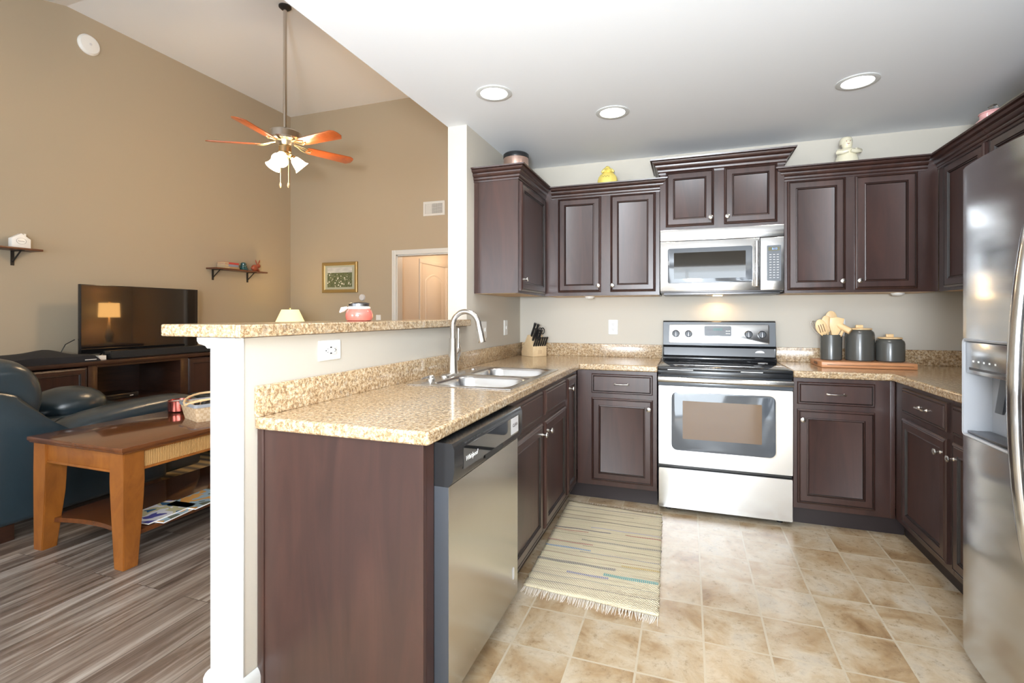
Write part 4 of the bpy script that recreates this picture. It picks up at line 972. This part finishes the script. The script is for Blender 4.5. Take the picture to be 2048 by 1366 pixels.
for k, az in enumerate((-90, 30, 150)):
    a = math.radians(az+8); d = Rv*math.cos(a)+Fv*math.sin(a); ax = (d*.72-Vector((0, 0, .70))).normalized(); s = ax.orthogonal().normalized(); s3 = ax.cross(s); p0 = Vector((FX, FYY, 2.715))+d*.055
    LT = lambda u, v, n, ax=ax, s=s, s3=s3, p0=p0: p0+s*u+s3*v+ax*n
    b = new(); lathe(b, LT, [(.012, -.03), (.014, .0), (.028, .012), (.028, .03)], 0, 0, 16); hl_ = obj('lamp_holder', b, 'brass', fn)
    b = new(); lathe(b, LT, [(.030, .028), (.040, .045), (.050, .08), (.058, .115), (.072, .135), (.069, .136), (.055, .115), (.001, .10)], 0, 0, 24, False, True); obj('glass_shade', b, 'bulbglass', hl_, sharp=60)
light('fan_bulbs', 'POINT', (FX, FYY, 2.50), (0, 0, 0), 30, (1, .70, .40), shadow_soft_size=.12)
for dx in (-.03, .045):
    b = new(); p = HB+Rv*dx-Fv*.03; tube(b, [p+Vector((0, 0, -.11)), p+Vector((0, 0, -.36))], .0016, 6); pc = obj('pull_chain', b, 'brass', fn)
    b = new(); tube(b, [p+Vector((0, 0, z)) for z in (-.355, -.365, -.385, -.40)], [.003, .008, .008, .003], 10); obj('chain_pull', b, 'maple', pc)

# ================================================================= FAR WALL AND TV WALL
# picture
pc = thing('framed_picture', (-3.215, FY, 1.545), 'gold-framed picture of a white flower field on the far wall', 'picture')
TP = S(FY)
b = new(); x0, x1, z0, z1 = -3.505, -2.925, 1.545, 1.965
stack(b, [[TP(x0+i, z0+i, n), TP(x1-i, z0+i, n), TP(x1-i, z1-i, n), TP(x0+i, z1-i, n)] for i, n in ((0, .001), (0, .030), (.008, .036), (.03, .034), (.045, .022), (.045, .012))], True, True); obj('frame', b, 'gold', pc)
b = new(); stack(b, [[TP(x0+i, z0+i, n), TP(x1-i, z0+i, n), TP(x1-i, z1-i, n), TP(x0+i, z1-i, n)] for i, n in ((.045, .013), (.045, .020), (.075, .018))], True, True); obj('mat_board', b, 'sage', pc)
b = new(); box(b, TP, x0+.085, x1-.085, z0+.075, z1-.07, .018, .0195); obj('painting', b, 'painting', pc)
# vent
vt = thing('wall_vent', (-1.76, FY, 2.515), 'white metal air vent high on the far wall', 'vent')
b = new(); x0, x1, z0, z1 = -1.915, -1.605, 2.515, 2.70
stack(b, [[TP(x0+i, z0+i, n), TP(x1-i, z0+i, n), TP(x1-i, z1-i, n), TP(x0+i, z1-i, n)] for i, n in ((0, .001), (0, .008), (.004, .011), (.028, .011), (.03, .006))], True, True); obj('frame', b, 'trim', vt)
b = new(); box(b, TP, x0+.03, x1-.03, z0+.03, z1-.03, .006, .0065); obj('duct_opening', b, 'slot', vt)
b = new()
for i in range(17): box(b, TP, x0+.034+i*.015, x0+.040+i*.015+(.006 if i < 6 else 0), z0+.03, z1-.03, .0066, .0095)
for j in range(8): box(b, TP, x0+.03, x1-.03, z0+.040+j*.016, z0+.045+j*.016, .0066, .009)
obj('louvres', b, 'trim', vt)
b = new(); lathe(b, S(FY), [(.045, .0), (.045, .012), (.038, .022), (.001, .024)], -2.855, 1.475, 24); th = obj('thermostat', b, 'silver', label='small round grey thermostat on the far wall right of the picture', cat='thermostat')
TW = E(LX)
b = new(); lathe(b, TW, [(.095, 0), (.095, .012), (.08, .03), (.05, .034), (.001, .035)], -.80, 3.82, 32); sp_ = obj('smoke_detector', b, 'white', label='round white detector high on the television wall below the ceiling ridge', cat='smoke detector')
b = new(); lathe(b, TW, [(.012, .034), (.012, .038), (.001, .039)], -.80, 3.82, 12); obj('centre_button', b, 'silver', sp_)
# wall shelves
def shelf(y0, y1, brks, label, bdir=1):
    t = thing('wall_shelf', (LX+.08, (y0+y1)/2, 1.78), label, 'shelf')
    b = new(); bx(b, LX+.001, LX+.17, y0, y1, 1.785, 1.802, .002); obj('board', b, 'shelfwood', t)
    for y in brks:
        b = new(); bx(b, LX+.001, LX+.006, y-.012, y+.012, 1.66, 1.785); bx(b, LX+.001, LX+.15, y-.012, y+.012, 1.779, 1.785)
        tube(b, [(LX+.005, y, 1.69), (LX+.12, y, 1.78)], .006, 8); obj('bracket', b, 'iron', t)
shelf(-1.95, -1.24, (-1.37, -1.82), 'dark wall shelf at the left edge, holding the white house')
shelf(.43, 1.19, (.52, 1.02), 'dark wall shelf with books, to the right above the television')
ho = thing('house_ornament', (LX+.09, -1.36, 1.802), 'small white wooden house ornament on the left wall shelf', 'ornament')
TH = E(LX+.06)
b = new(); prism(b, TH, [(-1.425, 1.8025), (-1.297, 1.8025), (-1.297, 1.882), (-1.361, 1.928), (-1.425, 1.882)], 0, .05, .002); prism(b, TH, [(-1.336, 1.905), (-1.322, 1.90), (-1.322, 1.928), (-1.336, 1.928)], .015, .035); obj('body', b, 'white', ho)
b = new(); tube(b, [TH(-1.361+.033*math.cos(a), 1.862+.026*math.sin(a), .0506) for a in [2*PI*i/24 for i in range(25)]], .0009, 4); obj('oval_mark', b, 'steeldark', ho)
text('lettering', 'home', TH, -1.361, 1.862, .0503, .018, 'steeldark', ho)
bz = 1.8025
for i, (cm, hh, ln, lab) in enumerate((('tanb', .022, .215, 'tan book lying flat at the bottom of the stack on the far shelf'), ('blueb', .028, .20, 'grey-blue book in the middle of the stack on the far shelf'), ('redb', .024, .205, 'red book on top of the stack on the far shelf'))):
    t = thing('book', (LX+.09, .64, bz), lab, 'book', 'books stacked on the far shelf')
    b = new(); bx(b, LX+.03, LX+.155, .55+i*.004, .55+ln, bz, bz+hh, .001); obj('cover', b, cm, t)
    b = new(); bx(b, LX+.034, LX+.1565, .548+i*.004, .55+ln-.145, bz+.003, bz+hh-.003); obj('pages', b, 'paper', t)
    bz += hh+.0005
b = new(); lathe(b, U(1.8025, LX+.09, .88), [(.055, 0), (.058, .012), (.05, .018), (.053, .035), (.040, .043), (.042, .058), (.033, .066), (.034, .082), (.022, .098), (.001, .102)], 0, 0, 28); obj('glass_insulator', b, 'teal', label='teal glass insulator on the far shelf between books and rabbit', cat='ornament')
rb = thing('rabbit_figurine', (LX+.09, 1.08, 1.8025), 'rust-red rabbit figurine on the right end of the far shelf', 'figurine')
T = U(1.8025, LX+.09, 1.08)
b = new()
def ell(bm, c, rx_, ry_, rz_, seg=14):
    m_ = Matrix.Translation(c) @ Matrix.Diagonal((rx_, ry_, rz_, 1)); bmesh.ops.create_uvsphere(bm, u_segments=seg, v_segments=10, radius=1, matrix=m_)
ell(b, T(0, -.025, .045), .032, .05, .045); ell(b, T(0, .03, .075), .024, .032, .028); tube(b, [T(0, .0, .05), T(0, .03, .02), T(0, .045, .004)], [.02, .014, .012], 8); ell(b, T(0, -.07, .04), .014, .014, .014); obj('body', b, 'redglz', rb, sharp=70)
b = new()
for q in (-1, 1): tube(b, [T(q*.01, .022, .095), T(q*.014, .022+q*.012, .13), T(q*.016, .022+q*.02, .155)], [.007, .009, .003], 8)
obj('ears', b, 'redglz', rb, sharp=70)
# TV stand
ts = thing('tv_stand', (-3.72, -.45, 0), 'long dark wood television stand with open centre shelves', 'tv stand')
SX = -3.45; SZ = .845
b = new(); bx(b, LX+.02, SX+.015, -1.85, .60, SZ-.035, SZ, .004); obj('top', b, 'dkwood', ts)
b = new()
for y0, y1 in ((-1.82, -1.79), (-1.17, -1.10), (-.36, -.28), (.54, .57)): bx(b, LX+.03, SX, y0, y1, .06, SZ-.035, .002)
bx(b, LX+.03, SX-.01, -1.10, -.36, .44, .465); bx(b, LX+.03, SX-.01, -1.82, .57, .06, .10); bx(b, LX+.03, LX+.045, -1.82, .57, .06, SZ-.035)
bx(b, SX-.02, SX, -1.10, -.36, .79, SZ-.035)
obj('frame', b, 'dkwood', ts)
T = E(SX-.018)
for u0, u1 in ((-1.785, -1.175), (-.275, .535)): front('door', T, u0, u1, .11, SZ-.045, ts)
b = new(); bx(b, LX+.05, SX+.003, -1.84, -1.0, .0, .06); bx(b, LX+.05, SX+.003, -.4, .58, .0, .06); obj('plinth', b, 'dkwood', ts)
b = new(); bx(b, -3.86, -3.60, -1.00, -.66, .466, .515, .004); 
ob = obj('cable_box', b, 'black', label='small black media box on the open shelf of the television stand', cat='media player')
b = new(); bx(b, -3.601, -3.598, -.74, -.71, .485, .492); obj('indicator_lights', b, 'white', ob)
b = new(); bx(b, -3.7, -3.6, -1.09, -1.03, .466, .50, .003); obj('power_adapter', b, 'white', label='small white adapter left of the media box in the stand', cat='adapter')
tv = thing('television', (-3.76, -.49, SZ), 'large black flat-screen television on the dark stand, switched off', 'television')
b = new(); bx(b, -3.80, -3.765, -1.05, .075, .885, 1.515, .004); obj('casing', b, 'black', tv)
b = new(); box(b, E(-3.765), -1.042, .067, .897, 1.507, 0, .0012); obj('screen', b, 'blackgloss', tv)
b = new()
for y in (-.85, -.12): tube(b, [(-3.70, y, .853), (-3.78, y, .90), (-3.86, y, .853)], .006, 8)
obj('stand_feet', b, 'black', tv)
b = new(); box(b, E(-3.764), -.68, -.60, .8885, .8915, .0, .0015)
obj('logo_mark', b, 'silver', tv)
b = new(); tube(b, [(-3.83, -1.055, 1.02), (-3.84, -1.12, .98), (-3.84, -1.16, .90), (-3.83, -1.13, .851)], .004, 8); obj('power_cable', b, 'black', label='black cable hanging behind the left edge of the television', cat='cable')
sb = thing('soundbar', (-3.55, -.45, SZ), 'long black soundbar on the stand in front of the television', 'soundbar')
b = new(); bx(b, -3.60, -3.50, -.97, .05, SZ+.001, SZ+.075, .006, 2); obj('case', b, 'black', sb)
b = new(); box(b, E(-3.4995), -.96, .04, SZ+.012, SZ+.07, 0, .0015); obj('cloth_grille', b, 'grille', sb)
b = new(); bx(b, -3.56, -3.50, -1.06, -1.0, SZ+.0005, SZ+.04, .003); obj('adapter_box', b, 'white', label='small white box on the stand at the left end of the soundbar', cat='adapter')
# black bag
bg = thing('laptop_bag', (-3.62, -1.40, SZ), 'black soft bag lying on the left end of the television stand', 'bag')
b = new(); n = 16; g = {}
for i in range(n+1):
    for j in range(9):
        u = i/n; v = j/8; y = -1.76+.68*u; x = -3.80+.36*v
        h_ = .008+(.072+.015*math.sin(u*5)*math.sin(v*3)+.006*math.sin(u*11+v*4))*(max(0, math.sin(PI*u))**.12)*(math.sin(PI*(.05+.9*v))**.25)
        h_ += .022*math.exp(-((u-.62)/.16)**2-((v-.4)/.3)**2)
        g[i, j] = b.verts.new((x, y, SZ+.001+h_))
for i in range(n):
    for j in range(8): b.faces.new((g[i, j], g[i+1, j], g[i+1, j+1], g[i, j+1]))
bb = [e for e in b.edges if len(e.link_faces) == 1]; rr = bmesh.ops.extrude_edge_only(b, edges=bb)
for v in [q for q in rr['geom'] if isinstance(q, bmesh.types.BMVert)]: v.co.z = SZ+.001
bo = obj('bag_body', b, 'fabricblk', bg, sharp=60)
T = lambda u, v, n: Vector((-3.437+n*.0, u, v))
b = new(); bx(b, -3.4405, -3.436, -1.20, -1.115, .860, .866); obj('white_logo_strip', b, 'white', bg)
# corner lamp
lt = thing('side_table', (-3.55, 1.25, 0), 'dark side table in the far corner hidden below the bar line', 'table')
b = new(); bx(b, -3.8, -3.3, 1.0, 1.5, .58, .62, .004); obj('top', b, 'dkwood', lt)
for x in (-3.77, -3.33):
    for y in (1.03, 1.47):
        b = new(); bx(b, x-.02, x+.02, y-.02, y+.02, 0, .58); obj('leg', b, 'dkwood', lt)
def lamp(x, y, z, z0, z1, r0, r1, sm_, label, e, col):
    t = thing('table_lamp', (x, y, z), label, 'lamp')
    b = new(); lathe(b, U(z+.0005, x, y), [(.07, 0), (.07, .012), (.03, .03), (.05, .09), (.06, .16), (.03, .25), (.012, z0-z-.03), (.012, z0-z+.05)], 0, 0, 24); obj('base', b, 'cream', t)
    b = new(); lathe(b, U(0, x, y), [(r0, z0), (r1, z1), (r1-.003, z1), (r0-.003, z0)], 0, 0, 36, False, False); obj('lamp_shade', b, sm_, t)
    b = new(); tube(b, [(x, y, z0), (x, y, z1+.012)], .004, 6); lathe(b, U(z1+.008, x, y), [(.008, 0), (.01, .008), (.001, .018)], 0, 0, 10); tube(b, [(x-r1+.002, y, z1-.005), (x+r1-.002, y, z1-.005)], .002, 6); obj('finial', b, 'brass', t)
    light('table_lamp_bulb', 'POINT', (x, y, (z0+z1)/2), (0, 0, 0), e, col, shadow_soft_size=.05)
lamp(-3.60, 1.25, .62, 1.085, 1.307, .205, .105, 'shade1', 'table lamp with a lit pale yellow tapered shade in the far corner', 9, (1, .68, .32))
# lamp whose reflection shows in the television
lt = thing('console_table', (-.42, 1.15, 0), 'dark console table by the dividing wall of the living room', 'table')
b = new(); bx(b, -.66, -.16, .75, 1.6, .74, .78, .004); obj('top', b, 'dkwood', lt)
for x in (-.63, -.19):
    for y in (.79, 1.56):
        b = new(); bx(b, x-.02, x+.02, y-.02, y+.02, 0, .74); obj('leg', b, 'dkwood', lt)
lamp(-.42, 1.24, .78, 1.20, 1.42, .135, .128, 'shade2', 'table lamp with an orange drum shade, seen mirrored in the television', 10, (1, .55, .22))

# ================================================================= COFFEE TABLE
tb = thing('coffee_table', (-1.55, -1.75, 0), 'honey oak coffee table with dark cherry top and lower shelf beside the half wall', 'table')
X0, X1, Y0, Y1 = -1.975, -1.235, -2.315, -1.12; TZ = .60
b = new(); bx(b, X0, X1, Y0, Y1, TZ-.022, TZ, .004, 2); bx(b, X0+.008, X1-.008, Y0+.008, Y1-.008, TZ-.032, TZ-.022, .002); obj('table_top', b, 'oaktop', tb)
for ix, (lx, sx) in enumerate(((X0+.02, 1), (X1-.02, -1))):
    for ly, sy in ((Y0+.02, 1), (Y1-.02, -1)):
        b = new(); w0, w1 = .100, .070
        rings = []
        for z, ww in ((TZ-.033, w0), (.42, w0), (.30, w0-.004), (0.0, w1)):
            x = [lx, lx+sx*ww]; y = [ly, ly+sy*ww]
            rings.append([Vector((x[0], y[0], z)), Vector((x[1], y[0], z)), Vector((x[1], y[1], z)), Vector((x[0], y[1], z))])
        stack(b, rings); bmesh.ops.bevel(b, geom=[e for e in b.edges if abs(e.verts[0].co.z-e.verts[1].co.z) > .05], offset=.004, segments=2, affect='EDGES')
        obj('leg', b, 'oak', tb)
for y in (Y0+.032, Y1-.05):
    b = new(); bx(b, X0+.10, X1-.10, y, y+.018, .47, TZ-.032, .001); obj('end_apron', b, 'oak', tb)
for x in (X0+.032, X1-.05):
    b = new(); bx(b, x, x+.018, Y0+.10, Y1-.10, .47, TZ-.032); obj('side_apron', b, 'cane', tb, label='ribbed cane side apron')
b = new(); bx(b, X1-.052, X1-.026, Y0+.10, Y1-.10, .465, .478, .002); bx(b, X1-.052, X1-.028, Y0+.10, Y1-.10, TZ-.045, TZ-.033, .002); bx(b, X0+.10, X1-.10, Y0+.028, Y0+.05, .465, .477, .002); obj('apron_bead', b, 'oak', tb)
k = 16; poly = [(X0+.07, Y0+.05), ]
poly = [(X0+.05+(X1-X0-.10)*i/k, Y0+.055+.055*math.sin(PI*i/k)) for i in range(k+1)]+[(X1-.055, Y1-.055), (X0+.055, Y1-.055)]
b = new(); prism(b, lambda u, v, n: Vector((u, v, n)), poly, .135, .158, .002); obj('lower_shelf', b, 'oaktop', tb)
def mag(x, y, a, z, m_, label):
    T = rotz(WD, math.radians(a), (x, y, 0)); t = thing('magazine', (x, y, z), label, 'magazine', 'magazines on the coffee table shelf')
    b = new(); box(b, T, x-.105, x+.105, y-.14, y+.14, z, z+.006, .0005); obj('pages', b, 'white', t)
    b = new(); box(b, T, x-.104, x+.104, y-.139, y+.139, z+.006, z+.0066); obj('cover', b, m_, t)
mag(-1.37, -1.98, 8, .1585, 'mag2', 'bottom magazine of the pile on the coffee table shelf, landscape cover')
mag(-1.40, -2.02, 3, .1657, 'mag1', 'top magazine with blue and white cover on the coffee table shelf')
mag(-1.36, -1.80, 5, .1657, 'mag2', 'magazine with an orange stripe at the far end of the shelf pile')
mgp = (-1.928, -1.582)
tn = thing('candle_tin', (-1.895, -1.53, TZ), 'round shiny copper-red tin on the coffee table', 'tin')
b = new(); lathe(b, U(TZ+.0005, -1.895, -1.53), [(.066, 0), (.070, .004), (.070, .068), (.067, .072), (.064, .072), (.063, .062), (.001, .06)], 0, 0, 40); obj('tin_body', b, 'copper', tn)
b = new(); lathe(b, U(TZ+.061, -1.895, -1.53), [(.062, 0), (.06, .003), (.001, .003)], 0, 0, 32); obj('wax', b, 'silver', tn)
bk = thing('basket', (-1.40, -1.62, TZ), 'woven splint basket with wooden swing handles on the coffee table', 'basket')
bxc, byc = -1.49, -1.60
T = rotz(U(TZ+.0005, bxc, byc), math.radians(-20), (bxc, byc, 0))
b = new(); rstack(b, T, [(0, 0, .115, .14, .02, 0), (0, 0, .135, .16, .02, .10), (0, 0, .130, .155, .02, .10), (0, 0, .112, .137, .02, .008)], 4, cap1=True, cap0=True); obj('woven_body', b, 'basket', bk)
b = new(); rstack(b, T, [(0, 0, .138, .163, .02, .088), (0, 0, .139, .164, .02, .108), (0, 0, .131, .156, .02, .108), (0, 0, .131, .156, .02, .088)], 4, cap0=False, cap1=False); obj('rim_band', b, 'dispenser', bk)
for q, sg in ((-1, 1), (1, -1)):
    b = new(); pts = []
    yy = .168
    for i in range(13):
        a_ = PI*i/12; v_ = yy*math.cos(a_); hgt = .145*math.sin(a_)
        pts.append(T(q*.004+q*hgt*.95, v_, .095+hgt*.30))
    tube(b, pts, .007, 6); obj('handle', b, 'spoon', bk)
b = new()
for q in range(16): ell(b, T(random.uniform(-.08, .08), random.uniform(-.11, .11), .085+random.random()*.015), .018, .018, .014, 8)
obj('potpourri', b, 'iron', label='dark loose contents filling the woven basket', cat='potpourri', kind='stuff', sharp=80)

# ================================================================= SOFAS
def puff(bm, x0, x1, y0, y1, z0, z1, r=.25):
    bx(bm, x0, x1, y0, y1, z0, z1, min(x1-x0, y1-y0, z1-z0)*r, 3)
sf = thing('sofa', (-2.8, -1.85, 0), 'navy leather sofa with padded arm at the left edge, behind the coffee table', 'sofa')
b = new(); bx(b, -3.3, -2.20, -2.28, -1.44, .10, .46, .035, 3); obj('base_frame', b, 'leather', sf, sharp=60)
# outer side panel rising to the back
b = new(); prism(b, lambda u, v, n: Vector((n, u, v)), [(-2.45, .09), (-1.42, .09), (-1.40, .42), (-1.75, .46), (-1.98, .50), (-2.12, .60), (-2.25, .80), (-2.42, .86), (-2.50, .80)], -2.36, -2.16, .03); obj('side_panel', b, 'leather', sf, sharp=60)
# arm pad: rounded roll following the arm
b = new(); rings = []
for t, yc_, zc_, hw_, hh_ in ((0, -2.08, .46, .10, .05), (.1, -2.02, .53, .135, .075), (.3, -1.85, .575, .15, .085), (.6, -1.50, .60, .15, .085), (.85, -1.22, .61, .145, .08), (1, -1.10, .58, .11, .06), (1, -1.07, .53, .06, .03)):
    rings.append([Vector((-2.33+hw_*math.cos(2*PI*i/20), yc_, zc_-.03+hh_*(abs(math.sin(2*PI*i/20))**.7)*(1 if math.sin(2*PI*i/20) > 0 else -1))) for i in range(20)])
stack(b, rings); obj('arm_pad', b, 'leather', sf, sharp=80, sub=1)
b = new(); bx(b, -2.46, -2.20, -2.0, -1.12, .10, .55, .04, 3); obj('arm', b, 'leather', sf, sharp=60)
# back cushion, big pillow leaning
b = new(); rings = []
for x_, s_ in ((-2.20, .25), (-2.19, .7), (-2.22, .95), (-2.40, 1.05), (-2.70, 1.0), (-3.0, .95), (-3.1, .6)):
    rg = []
    for i in range(24):
        a_ = 2*PI*i/24; e_ = 1.0
        cy_, cz_ = -2.30, .745
        ry_, rz_ = .205, .255
        yy = ry_*math.cos(a_); zz = rz_*math.sin(a_)
        tl = -.28
        rg.append(Vector((x_, cy_+s_*(yy*math.cos(tl)-zz*math.sin(tl))*1.0-.0, cz_+s_*(yy*math.sin(tl)+zz*math.cos(tl)))))
    rings.append(rg)
stack(b, rings[::-1]); obj('back_cushion', b, 'leather', sf, sharp=80, sub=1)
b = new(); puff(b, -3.3, -2.45, -1.98, -1.30, .44, .58, .4); obj('seat_cushion', b, 'leather', sf, sharp=80)
b = new(); ell(b, Vector((-2.72, -1.72, .62)), .20, .22, .13, 24); obj('lumbar_pillow', b, 'leather', sf, sharp=80)
for x, y in ((-2.24, -2.32), (-2.25, -1.5), (-3.2, -2.3), (-3.2, -1.5)):
    b = new(); bx(b, x-.05, x+.05, y-.06, y+.06, .0, .10, .004); obj('foot', b, 'dkwood', sf)
s2 = thing('armchair', (-2.6, -.35, 0), 'navy leather seat corner seen under the coffee table, beyond the sofa', 'sofa')
b = new(); bx(b, -2.95, -2.22, -.75, .2, .11, .44, .05, 3); obj('base', b, 'leather', s2, sharp=60)
b = new(); puff(b, -2.93, -2.24, -.74, .18, .40, .54, .4); obj('seat_cushion', b, 'leather', s2, sharp=60)
for x, y in ((-2.29, -.68), (-2.88, -.68), (-2.29, .13), (-2.88, .13)):
    b = new(); bx(b, x-.05, x+.05, y-.05, y+.05, .009, .11); obj('foot', b, 'dkwood', s2)
b = new(); bx(b, -3.3, -2.12, -1.35, .4, .001, .009); obj('area_rug', b, 'arearug', label='patterned brown and black area rug on the living room floor', cat='rug')
